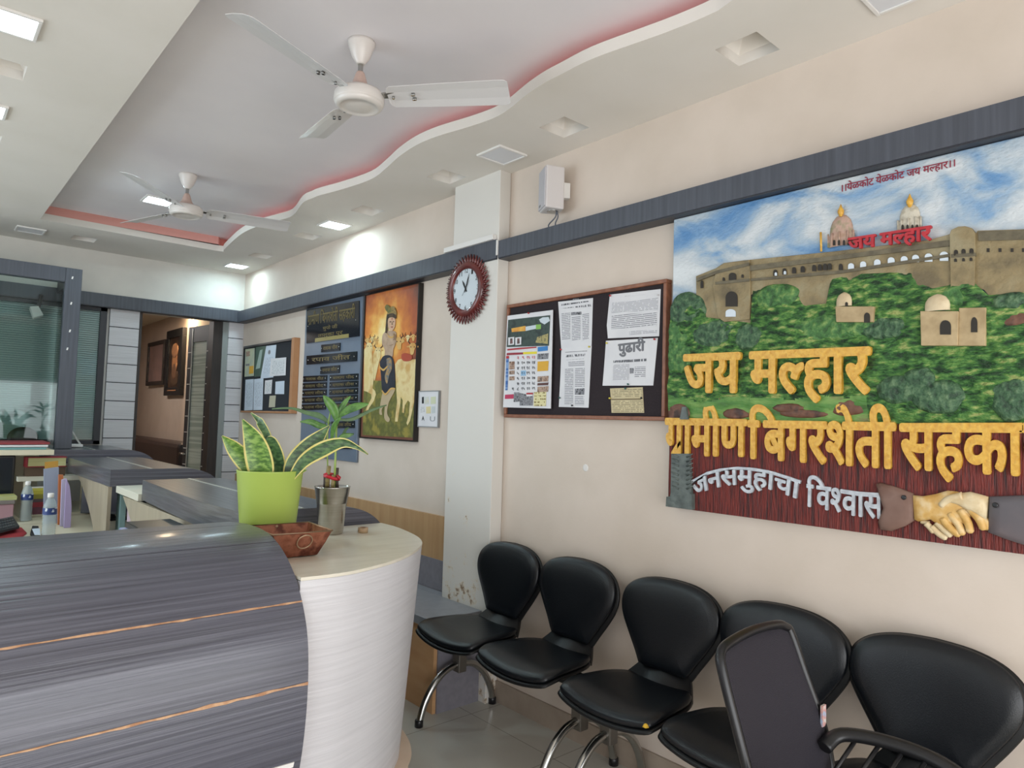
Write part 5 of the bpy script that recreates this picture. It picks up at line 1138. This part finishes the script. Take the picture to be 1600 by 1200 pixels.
# ------------------------------------------------------------------ snake plant in the lime pot
PC = Vector((.985, 2.405, 1.05)); ZT = 1.0505
LIME = mat('lime_pot', '#a3b957', .38, col2='#a8be5c', nscale=4); SOIL = mat('dark_soil', '#2e241c', .95, col2='#40332a', nscale=60, bump=1)
sp_ = empty('snake_plant', (PC.x, PC.y, ZT), 'yellow-edged snake plant in a lime green pot on the white counter end', 'plant')
MB().lathe([(.001, ZT), (.086, ZT), (.089, ZT+.004), (.112, 1.303), (.114, 1.306), (.109, 1.307), (.105, 1.29)], PC*1-Vector((0, 0, PC.z)), 56, 'Z', False).build('pot', LIME, sp_)
MB().lathe([(.001, 1.288), (.106, 1.285)], Vector((PC.x, PC.y, 0)), 40, 'Z', False).build('soil', SOIL, sp_)
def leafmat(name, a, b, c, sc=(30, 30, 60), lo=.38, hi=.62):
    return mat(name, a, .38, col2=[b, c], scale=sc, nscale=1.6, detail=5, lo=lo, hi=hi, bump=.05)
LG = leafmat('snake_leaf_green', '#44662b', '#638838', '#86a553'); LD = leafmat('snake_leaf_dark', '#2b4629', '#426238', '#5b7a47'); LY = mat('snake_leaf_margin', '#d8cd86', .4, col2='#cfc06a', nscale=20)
D0 = depth(PC)
def blade(parent, path, widths, m, doff=(0, 0), margin=.13, name='leaf', curl=.25, twist=0):
    """Leaf along a path of picture points at real distances: doff is the start and end offset in metres from the pot's distance."""
    n_ = 22; P = spline([Vector((x, y, 0)) for x, y in path], 8); N_ = len(P)
    W = spline([Vector((w_, 0, 0)) for w_ in widths], 8)
    def wat(u): i = u*(len(W)-1); j = min(int(i), len(W)-2); return W[j].x+(W[j+1].x-W[j].x)*(i-j)
    rows = []; mb = MB()
    pts = [dep(p.x, p.y, D0+doff[0]+(doff[1]-doff[0])*i/(N_-1)) for i, p in enumerate(P)]
    for i, p in enumerate(pts):
        t = (pts[min(i+1, N_-1)]-pts[max(i-1, 0)]).normalized(); side = t.cross(_f).normalized(); side = (side*math.cos(twist)+_f*math.sin(twist)); w_ = max(.0008, wat(i/(N_-1)))*D0/FPX*.5; fw = t.cross(side).normalized()
        rows.append([p+side*w_*q-_f*curl*w_*(q*q) for q in (-1, -1+margin*1.1, -.4, 0, .4, 1-margin*1.1, 1)])
    vv = [[mb.bm.verts.new(q) for q in r] for r in rows]
    for a, b in zip(vv, vv[1:]):
        for k in range(6):
            mb.mi = 1 if k in (0, 5) and margin > 0 else 0; mb._face([a[k], a[k+1], b[k+1], b[k]], True)
    o = mb.build(name, [m, LY], parent, norm=False); s_ = o.modifiers.new('thick', 'SOLIDIFY'); s_.thickness = .0022; s_.offset = 0
    return o
blade(sp_, [(402, 752), (385, 722), (366, 700), (347, 681)], [16, 30, 24, 2], LG, (-.01, -.06))
blade(sp_, [(412, 757), (408, 725), (398, 690), (379, 655)], [30, 42, 34, 2], LG, (-.045, -.055))
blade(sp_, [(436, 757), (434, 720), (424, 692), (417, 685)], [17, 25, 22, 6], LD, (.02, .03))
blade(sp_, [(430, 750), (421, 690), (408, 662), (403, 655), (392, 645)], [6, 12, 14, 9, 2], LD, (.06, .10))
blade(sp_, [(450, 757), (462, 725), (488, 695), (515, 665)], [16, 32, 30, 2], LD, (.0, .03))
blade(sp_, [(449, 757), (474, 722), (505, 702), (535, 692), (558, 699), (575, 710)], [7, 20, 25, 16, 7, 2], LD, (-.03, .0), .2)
blade(sp_, [(450, 755), (453, 730), (454, 708)], [10, 11, 2], LG, (.045, .06))
blade(sp_, [(446, 752), (462, 741), (479, 734)], [8, 9, 2], LG, (.0, .01))

# ------------------------------------------------------------------ lucky bamboo in the steel tumbler
VC = Vector((1.262, 2.475, 0)); D1 = depth(VC+Vector((0, 0, 1.15)))
lb = empty('lucky_bamboo', (VC.x, VC.y, ZT), 'lucky bamboo tied with red ribbon in a steel tumbler on the white counter end', 'plant')
STEEL = mat('brushed_steel', '#b8b4ae', .24, metal=1, col2='#c6c2bc', scale=(1, 1, 60), nscale=2)
MB().lathe([(.001, ZT), (.044, ZT), (.047, ZT+.004), (.0565, 1.165), (.0575, 1.166), (.058, 1.168), (.0665, 1.226), (.0685, 1.228), (.0685, 1.231), (.065, 1.231), (.055, 1.16), (.054, 1.15)], VC, 48, 'Z', False).build('tumbler', STEEL, lb)
MB().lathe([(.001, 1.214), (.063, 1.212)], VC, 30, 'Z', False).build('soil', SOIL, lb)
mb = MB()
for k in range(16):
    a = k*2.4; r = .015+.035*((k*7) % 5)/5; c = VC+Vector((r*math.cos(a), r*math.sin(a), 1.216)); mb.lathe([(.001, -.008), (.009, -.004), (.011, .002), (.006, .009), (.001, .011)], c, 8)
mb.build('pebble', mat('dark_pebble', '#2f2523', .6, col2='#4a3a33', nscale=20), lb)
CANE = mat('bamboo_cane', '#6b5a3c', .5, col2=['#8a7a4a', '#4a3a2c'], scale=(1, 1, 8), nscale=6); CANED = mat('dark_cane', '#3a2f2a', .55, col2='#50443a', nscale=20); STEM = mat('bamboo_green_stem', '#7f9a45', .4, col2='#93ab58', nscale=20)
def at1(px, py, o_=0): return dep(px, py, D1+o_)
for pts, r, m_, o_ in (([(511, 770), (512, 745), (514, 728)], .0085, CANE, 0), ([(519, 770), (521, 742)], .007, CANE, -.012), ([(527, 768), (526, 745), (527, 731)], .0065, CANED, .012), ([(507, 768), (508, 742)], .006, CANED, .01)): MB().tube([at1(x, y, o_) for x, y in pts], r, 12).build('cane', m_, lb)
for pts, r, o_ in (([(522, 762), (524, 720), (525, 685), (526, 655)], .0042, -.004), ([(512, 730), (511, 700), (513, 660), (516, 645)], .0026, .004)): MB().tube([at1(x, y, o_) for x, y in pts], r, 10).build('stem', STEM, lb)
P = [at1(x, y, -.016) for x, y in ((506, 743), (514, 745), (522, 748), (531, 749))]; mb = MB(); mb.tube(P, [.006, .007, .007, .006], 8)
mb.tube([at1(529, 750, -.02), at1(531, 747, -.03), at1(527, 744, -.02)], .004, 6); mb.tube([at1(507, 742, -.016), at1(512, 740, -.0), at1(525, 742, .014), at1(531, 747, 0)], .006, 8); mb.build('red_ribbon', mat('red_satin', '#b3202f', .35), lb)
BG = mat('bamboo_leaf', '#44702f', .4, col2=['#5f8a42', '#365f28'], nscale=25); BD = mat('bamboo_leaf_dim', '#4a6440', .45, col2='#5f7a50', nscale=25)
D0 = D1
for path, wd, m_, off in (([(527, 662), (522, 640), (512, 626), (505, 618)], [4, 14, 11, 1], BG, (0, -.02)), ([(525, 660), (533, 640), (540, 628), (548, 619)], [4, 9, 7, 1], BG, (0, .02)), ([(527, 652), (545, 640), (562, 634), (576, 631)], [4, 11, 10, 1], BG, (0, .0)), ([(528, 655), (550, 655), (580, 641), (604, 633)], [2, 5, 4, 1], BD, (.02, .10)), ([(514, 668), (500, 665), (485, 659), (469, 659)], [4, 9, 8, 1], BG, (0, -.03)), ([(516, 662), (500, 650), (480, 645), (455, 638), (425, 639)], [3, 8, 6, 3, 1], BD, (.02, .06)), ([(518, 690), (521, 670), (526, 660), (533, 652)], [3, 8, 7, 1], BG, (-.01, -.03)), ([(526, 690), (535, 682), (545, 680), (553, 678)], [3, 7, 6, 1], BG, (0, .02)), ([(525, 700), (534, 685), (540, 672), (545, 668)], [3, 5, 4, 1], BD, (0, .04)), ([(512, 690), (509, 675), (508, 660)], [2, 6, 1], BD, (.01, .03))): blade(lb, path, wd, m_, off, 0, 'leaf', .3)

# ------------------------------------------------------------------ copper tray and ring on the counter end
COPPER = mat('hammered_copper', '#7f4a36', .42, metal=.5, col2=['#97604a', '#5f3226'], nscale=22, bump=.6); COPRIM = mat('worn_copper_rim', '#a58a70', .4, metal=.6)
zr_ = 1.132
ct = empty('copper_tray', (.97, 2.13, ZT), 'hammered copper tray with ring handles on the white counter end, before the lime pot', 'tray')
cA, cB, cC, cD = at(386, 822, Z=zr_), at(426, 836, Z=zr_), at(519, 829, Z=zr_), at(482, 816, Z=zr_)
mid = (cA+cB+cC+cD)/4
def trg(sc, z): return [Vector((mid.x+(p.x-mid.x)*sc+.012*(1-sc), mid.y+(p.y-mid.y)*sc-.03*(1-sc), z)) for p in (cA, cB, cC, cD)]
def shift(r): return [p+Vector((0, 0, 0)) for p in r]
rings = [trg(.52, ZT+.001), trg(.60, ZT+.003), trg(.80, 1.090), trg(.82, 1.093), trg(1.0, zr_), trg(.965, zr_), trg(.79, 1.094), trg(.56, ZT+.008)]
MB().loft(rings, True, True, False).build('bowl', COPPER, ct, bevel=.002)
mb = MB(); mb.tube([p for p in trg(1.0, zr_)], .0032, 6, True); mb.build('rim', COPRIM, ct)
for (p, q, s_) in ((cB, cC, 1), (cD, cA, -1)):
    m_ = (p*.45+q*.55); inw = (mid-m_); inw.z = 0; inw.normalize(); c = m_+inw*.016+Vector((0, 0, -.030)); al = (q-p).normalized(); dn_ = (inw*.45-Vector((0, 0, 1))).normalized()
    rg = [c-inw*.009+al*.024*math.cos(a)+dn_*.024*math.sin(a)+(-inw*.0) for a in [2*math.pi*k/28 for k in range(28)]]
    h_ = MB().tube(rg, .0024, 8, True).build('ring_handle', COPRIM, ct)
    MB().tube([c-inw*.004+Vector((0, 0, .026)), c-inw*.011+Vector((0, 0, .022)), c-inw*.006+Vector((0, 0, .018))], .004, 8).build('handle_lug', COPRIM, h_)
p = at(567, 832, Z=ZT); o = MB().lathe([(.013, ZT), (.0195, ZT), (.0195, ZT+.020), (.013, ZT+.020), (.013, ZT)], (p.x, p.y, 0), 28, 'Z', False).build('tape_roll', mat('brown_tape', '#b49a7a', .4, col2='#8a6a4c', nscale=30)); tag(o, 'small roll of brown tape standing alone on the pale counter top', 'tape')
# ------------------------------------------------------------------ glass cabin at the back left
cb_ = empty('glass_cabin', (.2, 6.2, 0), 'glass-walled cashier cabin in a dark blue-grey frame at the back left', 'cabin')
YC = 6.2
MB().box((.862, YC-.05, 1.2015), (.97, YC+.03, 2.575)).build('post', BLUEGREY, cb_, bevel=.003)
MB().box((-1.4, YC-.05, 2.465), (.862, YC+.03, 2.575)).build('head_beam', BLUEGREY, cb_, bevel=.003)
MB().box((-1.4, YC-.05, 1.20), (-1.3, YC+.03, 2.465)).build('post', BLUEGREY, cb_)
MB().box((-1.3, YC-.012, 1.2015), (.862, YC-.006, 2.465)).build('glass_pane', GLASS, cb_)
MB().box((.90, YC+.03, 2.465), (.97, 6.81, 2.575)).build('side_beam', BLUEGREYD, cb_)
MB().box((.912, YC+.03, 1.21), (.918, 6.81, 2.465)).build('glass_pane', GLASS, cb_)
MB().box((-1.4, YC-.03, 0), (.77, YC+.0, 1.20)).build('base_panel', CREAMB, cb_)
for x, y in ((113, 434), (111, 474), (109, 517), (105, 545)):
    p = at(x, y, Y=YC-.052); MB().prism([p+Vector((-.006, 0, -.010)), p+Vector((.004, 0, -.010)), p+Vector((.008, 0, .010)), p+Vector((-.002, 0, .010))], (0, -.002, 0)).build('sticker_scrap', WHITEP, cb_)
# office chair seen through the glass
gc = empty('cabin_chair', (.42, 6.48, 0), 'dark office chair back seen through the cabin glass', 'chair')
MB().pad([(.10*math.cos(a), .085*math.sin(a)) for a in [2*math.pi*k/28 for k in range(28)]], lambda s, t, h: Vector((.70+s, 6.52-h, 1.27+t)), .05, 5).build('backrest', BLACKP, gc)
MB().tube([Vector((.70, 6.55, 1.2)), Vector((.62, 6.60, .5)), Vector((.55, 6.5, .45))], .02, 8).build('back_bracket', BLACKP, gc)
MB().pad([(.20*math.cos(a), .20*math.sin(a)) for a in [2*math.pi*k/28 for k in range(28)]], lambda s, t, h: Vector((.52+s, 6.48+t, .45+h)), .06, 5).build('seat', BLACKP, gc)
mb = MB().lathe([(.03, .06), (.03, .45)], (.52, 6.48, 0), 10); mb.lathe([(.22, 0), (.2, .03), (.05, .07)], (.52, 6.48, 0), 5); mb.build('base', BLACKP, gc)
wl = empty('wall_lamp', (.72, 6.80, 2.2), 'small white lamp head high up behind the cabin glass', 'lamp')
MB().prism([at(x, y, Y=6.70) for x, y in ((47, 479), (60, 478), (68, 492), (53, 496))], (.0, .06, -.01)).build('lamp_head', WHITEP, wl); p = at(60, 480, Y=6.72); MB().tube([p, p+Vector((.02, .04, .10)), p+Vector((.02, .17, .12))], .014, 8).build('bracket', BLACKP, wl)

# ------------------------------------------------------------------ things on and behind the teller counters
def stack(lo, hi, name, label, m, group=None, parent=None, bevel=.002):
    return tag(box(name, lo, hi, m, None, None, bevel), label, name.split('_')[-1], group)
# white router with one antenna on the farthest counter
rc = at(113, 699, Z=1.2015)
rt_ = empty('wifi_router', (rc.x, rc.y, 1.2), 'white router with one tall antenna on the farthest teller counter', 'router')
MB().box((rc.x-.075, rc.y-.045, 1.204), (rc.x+.065, rc.y+.045, 1.228)).build('body', WHITEP, rt_, bevel=.006)
a0 = Vector((rc.x+.055, rc.y+.02, 1.225)); a1 = at(100, 654, Y=rc.y+.02); MB().tube([a0, a0.lerp(a1, .9), a1], [.007, .006, .004], 10).build('antenna', WHITEP, rt_)
# papers lying at the cabin glass
for k, (m_, lb_, pts) in enumerate(((mat('teal_folder', '#6f9a9c', .5), 'pale teal folder lowest of the papers by the cabin glass', [(10, 702), (62, 690), (80, 690), (30, 706)]), (PAPER, 'white paper sheaf between the teal and red folders by the cabin glass', [(5, 697), (60, 688), (76, 688), (20, 701)]), (mat('red_folder', '#8f3a40', .5), 'dull red folder on top of the papers by the cabin glass', [(6, 693), (50, 683), (66, 683), (24, 697)]))):
    z = 1.215+.018*k; P = [at(x, y, Z=z) for x, y in pts]; P = [Vector((min(max(p.x, .25), .80), min(max(p.y, 5.72), 6.12), z)) for p in P]
    P = [Vector((.30+.02*k, 5.74, z)), Vector((.76+.01*k, 5.78, z)), Vector((.78, 6.12, z)), Vector((.33+.02*k, 6.10, z))]
    o = MB().prism(P, (0, 0, .014)).build('folder', m_); tag(o, lb_, 'folder', 'papers at the cabin glass')
o = MB().box((.24, 5.72, 1.18), (.80, 6.14, 1.214)).build('paper_shelf', CREAMB); tag(o, 'cream shelf board holding the folders in front of the cabin glass', 'shelf')
MB().box((.26, 6.0, .775), (.30, 6.13, 1.18)).build('bracket', CREAMB, o)
# cream pigeonhole unit with registers
pg = empty('pigeonhole_unit', (.9, 5.95, .78), 'open cream pigeonhole unit full of registers under the farthest counter', 'shelf')
ux0, ux1, uy0, uy1, uz1 = .70, 1.05, 5.70, 5.885, 1.13
# (stands on the desk of the middle counter, against the link board)
MB().box((.665, 5.905, .736), (.685, 6.0, .982)).build('side_board', CREAMB, pg); MB().box((1.02, 5.905, .736), (1.04, 6.01, .98)).build('side_board', CREAMB, pg)
MB().box((.665, 5.905, 0), (1.04, 6.01, .735)).build('lower_case', CREAMB, pg); MB().box((.685, 5.905, .736), (1.02, 6.01, .75)).build('shelf_board', CREAMB, pg)
REG = [('#b3a83c', 'yellow'), ('#8c8436', 'olive'), ('#c2b84c', 'lemon'), ('#5a4a4e', 'dark plum'), ('#8f2f3a', 'crimson'), ('#6d3f4e', 'maroon'), ('#d2cfc4', 'white')]
z = .7505; 
regs = [(.05, 5, 'maroon register at the bottom of the register pile'), (.035, 4, 'crimson register second from the bottom of the pile'), (.022, 3, 'dark plum register in the middle of the pile'), (.03, 1, 'olive register below the two yellow ones'), (.026, 0, 'thick yellow register of the pile'), (.018, 2, 'thin lemon register near the top of the pile'), (.01, 6, 'white sheaf on the very top of the register pile')]
for k, (h_, c, lb_) in enumerate(regs):
    o = MB().box((.70+.006*(k % 3), 5.91, z), (.93+.008*(k % 2), 6.00, z+h_)).build('register_book', mat('register_'+REG[c][1].replace(' ', '_'), REG[c][0], .6)); tag(o, lb_, 'book', 'register books in the pigeonhole'); z += h_+.0008
# big red register on the link board
rb = empty('ledger_book', (.75, 5.95, 1.02), 'thick red-covered ledger lying over the link board at the end of the middle counter', 'book')
c0, c1 = at(70, 712, Y=5.90), at(113, 712, Y=5.90)
MB().box((.66, 5.885, 1.150), (.905, 6.01, 1.156)).build('cover', mat('ledger_red', '#8f2430', .5), rb); MB().box((.66, 5.885, 1.085), (.905, 6.01, 1.091)).build('cover', mat('ledger_red', '#8f2430', .5), rb); MB().box((.66, 5.89, 1.09), (.672, 6.01, 1.151)).build('spine', mat('ledger_red', '#8f2430', .5), rb)
MB().box((.674, 5.892, 1.0915), (.90, 6.005, 1.1495)).build('page_block', mat('cream_pages', '#c9c795', .7, col2='#b9b67f', scale=(1, 1, 90), nscale=2), rb)
o = MB().box((.665, 5.90, 1.0205), (.90, 6.008, 1.084)).build('ledger_book', mat('brown_ledger', '#5d4a3a', .6)); tag(o, 'brown ledger under the thick red-covered one', 'book')
# upright files on the middle desk
DZ = .736
FY = 5.55
def upright(name, pts, y, m, label, th=.03, cat='folder', group='files standing on the middle desk'):
    P = [at(px, py, Y=y) for px, py in pts]; lo = min(p.z for p in P)
    P = [Vector((p.x, y, max(p.z, DZ+.0005) if p.z > lo+.02 else DZ+.0005)) for p in P]
    o = MB().prism(P, (0, th, 0)).build(name, m); tag(o, label, cat, group); return o
upright('box_file', [(69, 733), (92, 730), (88, 860), (66, 860)], 5.50, mat('grey_blue_file', '#8f97ab', .5), 'grey-blue box file standing left of the lilac files')
upright('box_file', [(92, 742), (99, 742), (95, 860), (88, 860)], 5.42, mat('orange_file', '#b3683c', .5), 'narrow orange file between the grey-blue and lilac files')
upright('box_file', [(97, 750), (103, 748), (98, 860), (92, 860)], 5.34, mat('pale_lilac_file', '#b5acc8', .5), 'thin pale lilac file next to the orange file')
upright('box_file', [(104, 748), (109, 760), (112, 790), (110, 830), (108, 860), (98, 860)], 5.26, mat('lilac_file', '#a596bd', .5), 'round-backed lilac file nearest the monitor')
o = MB().prism([at(x, y, Y=5.535) for x, y in ((70, 722), (91, 720), (91, 790), (69, 790))], (0, .004, 0)).build('envelope', mat('amber_envelope', '#b98a35', .5)); tag(o, 'amber envelope sticking up behind the grey-blue box file', 'envelope', 'files standing on the middle desk')
# monitors
def monitor(name, label, cx, y, zc, wd, ht, tilt=0):
    e = empty('monitor', (cx, y, DZ), label, 'monitor', 'computer monitors on the teller desks')
    MB().box((cx-wd/2, y, zc-ht/2), (cx+wd/2, y+.035, zc+ht/2)).build('housing', BLACKP, e, bevel=.006)
    MB().box((cx-wd/2+.015, y-.002, zc-ht/2+.02), (cx+wd/2-.015, y+.001, zc+ht/2-.015)).build('screen', mat('dark_screen', '#20252c', .12), e)
    MB().box((cx-.03, y+.035, DZ+.01), (cx+.03, y+.055, zc)).build('neck', BLACKP, e); MB().box((cx-.10, y-.02, DZ+.0005), (cx+.10, y+.12, DZ+.012)).build('foot', BLACKP, e, bevel=.003)
    return e
mq = at(24, 725, Y=5.96); monitor('monitor', 'dark monitor with a black rim at the left edge, below the cabin glass', mq.x-.21, 5.96, 1.015, .42, .30)
dk = MB().box((-.4, 5.89, .70), (.64, 6.15, .735)).box((-.38, 5.91, 0), (-.35, 6.13, .70)).box((.60, 5.91, 0), (.63, 6.13, .70)).build('side_desk', CREAMB, bevel=.002); tag(dk, 'narrow cream side desk under the monitor at the left edge', 'desk')
e = empty('monitor', (1.1, 5.5, DZ), 'dark monitor half hidden behind the curved board of the middle counter', 'monitor', 'computer monitors on the teller desks')
u_ = Vector((.72, -.69, 0)); q0 = Vector((.965, 5.64, .775)); n_ = Vector((.69, .72, 0))
MB().prism([q0, q0+u_*.40, q0+u_*.40+Vector((0, 0, .235)), q0+Vector((0, 0, .235))], n_*.03).build('housing', BLACKP, e, bevel=.004)
MB().prism([q0+u_*.012+Vector((0, 0, .02))-n_*.002, q0+u_*.388+Vector((0, 0, .02))-n_*.002, q0+u_*.388+Vector((0, 0, .222))-n_*.002, q0+u_*.012+Vector((0, 0, .222))-n_*.002], n_*.003).build('screen', mat('violet_dark_screen', '#2d2b38', .2), e)
q1 = q0+u_*.2+n_*.04; MB().box((q1.x-.02, q1.y-.02, DZ+.01), (q1.x+.02, q1.y+.02, .95)).build('neck', BLACKP, e); MB().box((q1.x-.09, q1.y-.09, DZ+.0005), (q1.x+.09, q1.y+.09, DZ+.012)).build('foot', BLACKP, e)
# pink tray box with papers at the far left
tb = empty('document_tray', (.3, 5.3, DZ), 'pink document box with papers on top at the left edge, below the monitor', 'box')
c = at(10, 793, Y=5.25)
MB().box((.20, 5.66, DZ+.0005), (.585, 5.86, .86)).build('box_body', mat('dull_pink_box', '#a8848c', .6), tb, bevel=.004); MB().box((.19, 5.65, .8605), (.59, 5.87, .885)).build('lid', mat('grey_tray_lid', '#77706c', .5), tb, bevel=.004)
o = MB().box((.21, 5.67, .8855), (.60, 5.85, .91)).build('paper_stack', mat('lemon_paper', '#bcb86a', .7, col2='#a9b08a', nscale=8)); tag(o, 'lemon coloured paper stack lying on the pink document box', 'paper')
# bottles
PETM = CLEAR; WATER = mat('water_bottle_body', '#b9c6c8', .08, alpha=.42)
def bottle(x, y, label, s=1.0):
    e = empty('water_bottle', (x, y, DZ), label, 'bottle', 'plastic water bottles on the middle desk'); c = Vector((x, y, DZ+.0005))
    pr = [(.001, 0), (.028, 0), (.033, .006)]
    for k in range(8): pr += [(.0335, .012+k*.014), (.0312, .019+k*.014)]
    pr += [(.0335, .128), (.0335, .172), (.031, .185), (.022, .212), (.0135, .225), (.0130, .232)]
    MB().lathe([(r*s, h*s) for r, h in pr], c, 28, 'Z', False).build('body', WATER, e)
    MB().lathe([(.0342*s, .135*s), (.0342*s, .172*s)], c, 28, 'Z', False).build('label_band', mat('bottle_label', '#2a3f78', .4, col2=['#2a3f78', '#d2d8e0'], scale=(30, 30, 30), nscale=1, lo=.50, hi=.60), e)
    MB().lathe([(.015*s, .228*s), (.0155*s, .231*s), (.0155*s, .250*s), (.013*s, .252*s), (.001, .252*s)], c, 20).build('cap', WHITEP, e)
p = at(40, 814, Z=DZ); bottle(p.x, p.y, 'clear water bottle farther left, standing higher in the photo', 1.06)
p = at(75, 842, Z=DZ); bottle(p.x, p.y, 'clear water bottle to the right, nearer the lilac files', 1.06)
# keyboard, red cloth bag, papers on the middle desk
kx = at(15, 818, Z=.80); 
kb = empty('keyboard', (.45, 4.95, DZ), 'dark keyboard lying at the left edge on a red cloth', 'keyboard')
P = [at(x, y, Z=.772) for x, y in ((-30, 822), (20, 811), (30, 826), (-30, 842))]
MB().prism(P, (0, 0, .02)).build('case', mat('keyboard_grey', '#2f3336', .5), kb, bevel=.004)
mb = MB(); U, W_ = P[1]-P[0], P[3]-P[0]
for i in range(12):
    for j in range(4):
        q = P[0]+U*(.05+.078*i)+W_*(.1+.22*j); mb.prism([q, q+U*.06, q+U*.06+W_*.16, q+W_*.16], (0, 0, .026))
mb.build('keys', mat('keyboard_keys', '#3f4448', .5), kb)
def cloth(name, pts, z0, z1, m, label, cat):
    P = [at(x, y, Z=z0) for x, y in pts]; cu = sum(P, Vector())/len(P)
    mb = MB(); mb.pad([(p.x, p.y) for p in P], lambda u, v, h: Vector((u, v, z0+h*(1+.5*noise.noise(Vector((u*14, v*14, 1)))))), z1-z0, 6, 0, .3); o = mb.build(name, m); tag(o, label, cat); return o
cloth('cloth_bag', [(-25, 845), (4, 832), (24, 825), (34, 826), (42, 834), (28, 846), (8, 852)], DZ+.001, DZ+.018, mat('red_cloth', '#a82a30', .8, col2='#8f2128', nscale=20), 'crumpled red cloth bag under the keyboard at the left edge', 'bag')
cloth('black_pouch', [(50, 824), (60, 824), (63, 842), (54, 846), (47, 836)], DZ+.001, DZ+.02, mat('black_cloth', '#1f2224', .8), 'flat black pouch behind the two water bottles', 'pouch')
P = [at(x, y, Z=DZ+.030) for x, y in ((50, 827), (62, 826), (63, 836), (54, 836))]; o = MB().prism(P, (0, 0, .003)).build('paper_slip', PAPERB); tag(o, 'white paper slip lying on the black pouch between the bottles', 'paper')
# things on the nearest counter's desk and under the link board
o = MB().box((1.0, 4.645, DZ), (1.03, 4.74, 1.0)).build('box_file', mat('teal_file', '#8aa8a8', .5)); tag(o, 'upright pale teal file in the gap beneath the cream link board', 'folder')
o = MB().box((.995, 4.25, DZ), (1.02, 4.45, .965)).build('notebook', mat('pink_lilac_notebook', '#b3a0ac', .6)); tag(o, 'spiral pinkish notebook standing beneath the cream link board', 'book')
mb = MB()
for k in range(9): mb.tube([Vector((.995, 4.252, .77+k*.02)), Vector((.989, 4.245, .773+k*.02)), Vector((.995, 4.238, .776+k*.02))], .0018, 5)
mb.build('spiral_binding', CHROME, o)
o = MB().box((.66, 3.0, DZ), (.93, 3.46, .90)).build('paper_box', mat('brown_carton', '#9a8468', .7)); tag(o, 'brown carton lowest in the stack beside the nearest teller counter', 'box')
o = MB().box((.68, 3.02, .9005), (.92, 3.45, .972)).build('paper_box', mat('blue_white_box', '#3d6fa8', .5, col2='#c5d0dc', scale=(1, 1, 30), nscale=1, lo=.50, hi=.58)); tag(o, 'blue and white paper box under the edge of the nearest teller counter', 'box')
o = MB().box((.72, 2.95, .9725), (.90, 3.34, 1.0)).build('paper_box', mat('lilac_white_box', '#b3b5cf', .5, col2='#8088b0', nscale=12)); tag(o, 'small lilac-white carton lying on the blue box', 'box')
o = MB().box((.74, 2.86, 1.0005), (.92, 3.33, 1.026)).build('black_case', BLACKP, bevel=.004); tag(o, 'flat black case on top of the cartons beside the nearest teller counter', 'case')

# ------------------------------------------------------------------ room behind the doorway
BX_ = 2.497
P = [(262, 618), (288, 618), (293, 511), (268, 519)]
def wallpic(name, label, y0, y1, z0, z1, fr_, m, frm, bw=.07):
    e = empty(name, (BX_, (y0+y1)/2, z0), label, 'picture', 'framed pictures in the room behind')
    mb = MB()
    for a, b in (((y0, z0), (y1, z0+bw)), ((y0, z1-bw), (y1, z1)), ((y0, z0+bw), (y0+bw, z1-bw)), ((y1-bw, z0+bw), (y1, z1-bw))): mb.box((BX_-.05, a[0], a[1]), (BX_, b[0], b[1]))
    mb.build('frame', frm, e, bevel=.004); MB().box((BX_-.03, y0+bw, z0+bw), (BX_-.002, y1-bw, z1-bw)).build('canvas', m, e); return e
wallpic('framed_notice', 'brown-framed pinkish picture on the wall behind the doorway, left of the portrait', 9.55, 10.36, 1.85, 2.43, 0, mat('pinkish_print', '#8f7068', .4, col2='#7d6660', nscale=9), DARKWOOD, .05)
pt = wallpic('framed_portrait', 'dark-framed portrait of a man in a turban on the wall behind the doorway', 8.79, 9.46, 1.705, 2.522, 0, mat('dark_portrait_ground', '#2c1f1a', .4, col2='#4a3426', nscale=4), BLACKP, .10)
yc, zc_ = 9.11, 2.12
def ov(cy, cz, ry, rz, d, name, m): MB().pad([(cy+ry*math.cos(a), cz+rz*math.sin(a)) for a in [2*math.pi*k/24 for k in range(24)]], lambda u, v, h: Vector((BX_-.031-d-h, u, v)), .004, 4).build(name, m, pt)
ov(yc, zc_-.20, .19, .10, 0, 'painted_robe', mat('painted_brown_robe', '#4a3526', .5)); ov(yc, zc_, .115, .17, .002, 'painted_face', mat('painted_warm_face', '#a9744c', .5, col2='#8f5f3f', nscale=20)); ov(yc, zc_-.12, .09, .10, .004, 'painted_beard', mat('painted_grey_beard', '#6a4a35', .5)); ov(yc, zc_+.14, .145, .09, .005, 'painted_turban', mat('painted_turban', '#a8794f', .5, col2='#8c5c46', nscale=14))
MB().box((BX_-.053, 8.95, 1.76), (BX_-.049, 9.30, 1.772)).build('name_strip', mat('copper_strip', '#a5714f', .5), pt)
sf = empty('sofa', (2.1, 9.2, 0), 'dark brown sofa along the wall of the room behind the doorway', 'sofa')
SOFA = mat('dark_brown_leather', '#2a1c1a', .45, col2='#33231f', nscale=8)
MB().box((2.22, 7.9, .30), (2.47, 11.0, 1.17)).build('backrest', SOFA, sf, bevel=.05); MB().box((1.70, 7.9, .08), (2.25, 11.0, .45)).build('seat', SOFA, sf, bevel=.04)
MB().box((1.70, 7.72, .0), (2.47, 7.9, .62)).build('armrest', SOFA, sf, bevel=.04)
bk = empty('bookshelf', (1.8, 11.15, 2.36), 'wooden shelf of files high above the inner door', 'shelf')
MB().box((1.3, 10.95, 2.43), (2.42, 11.28, 2.45)).build('shelf_board', mat('yellow_wood', '#b08f52', .5), bk); MB().box((1.3, 10.95, 2.60), (2.42, 11.28, 2.615)).build('shelf_board', DARKWOOD, bk)
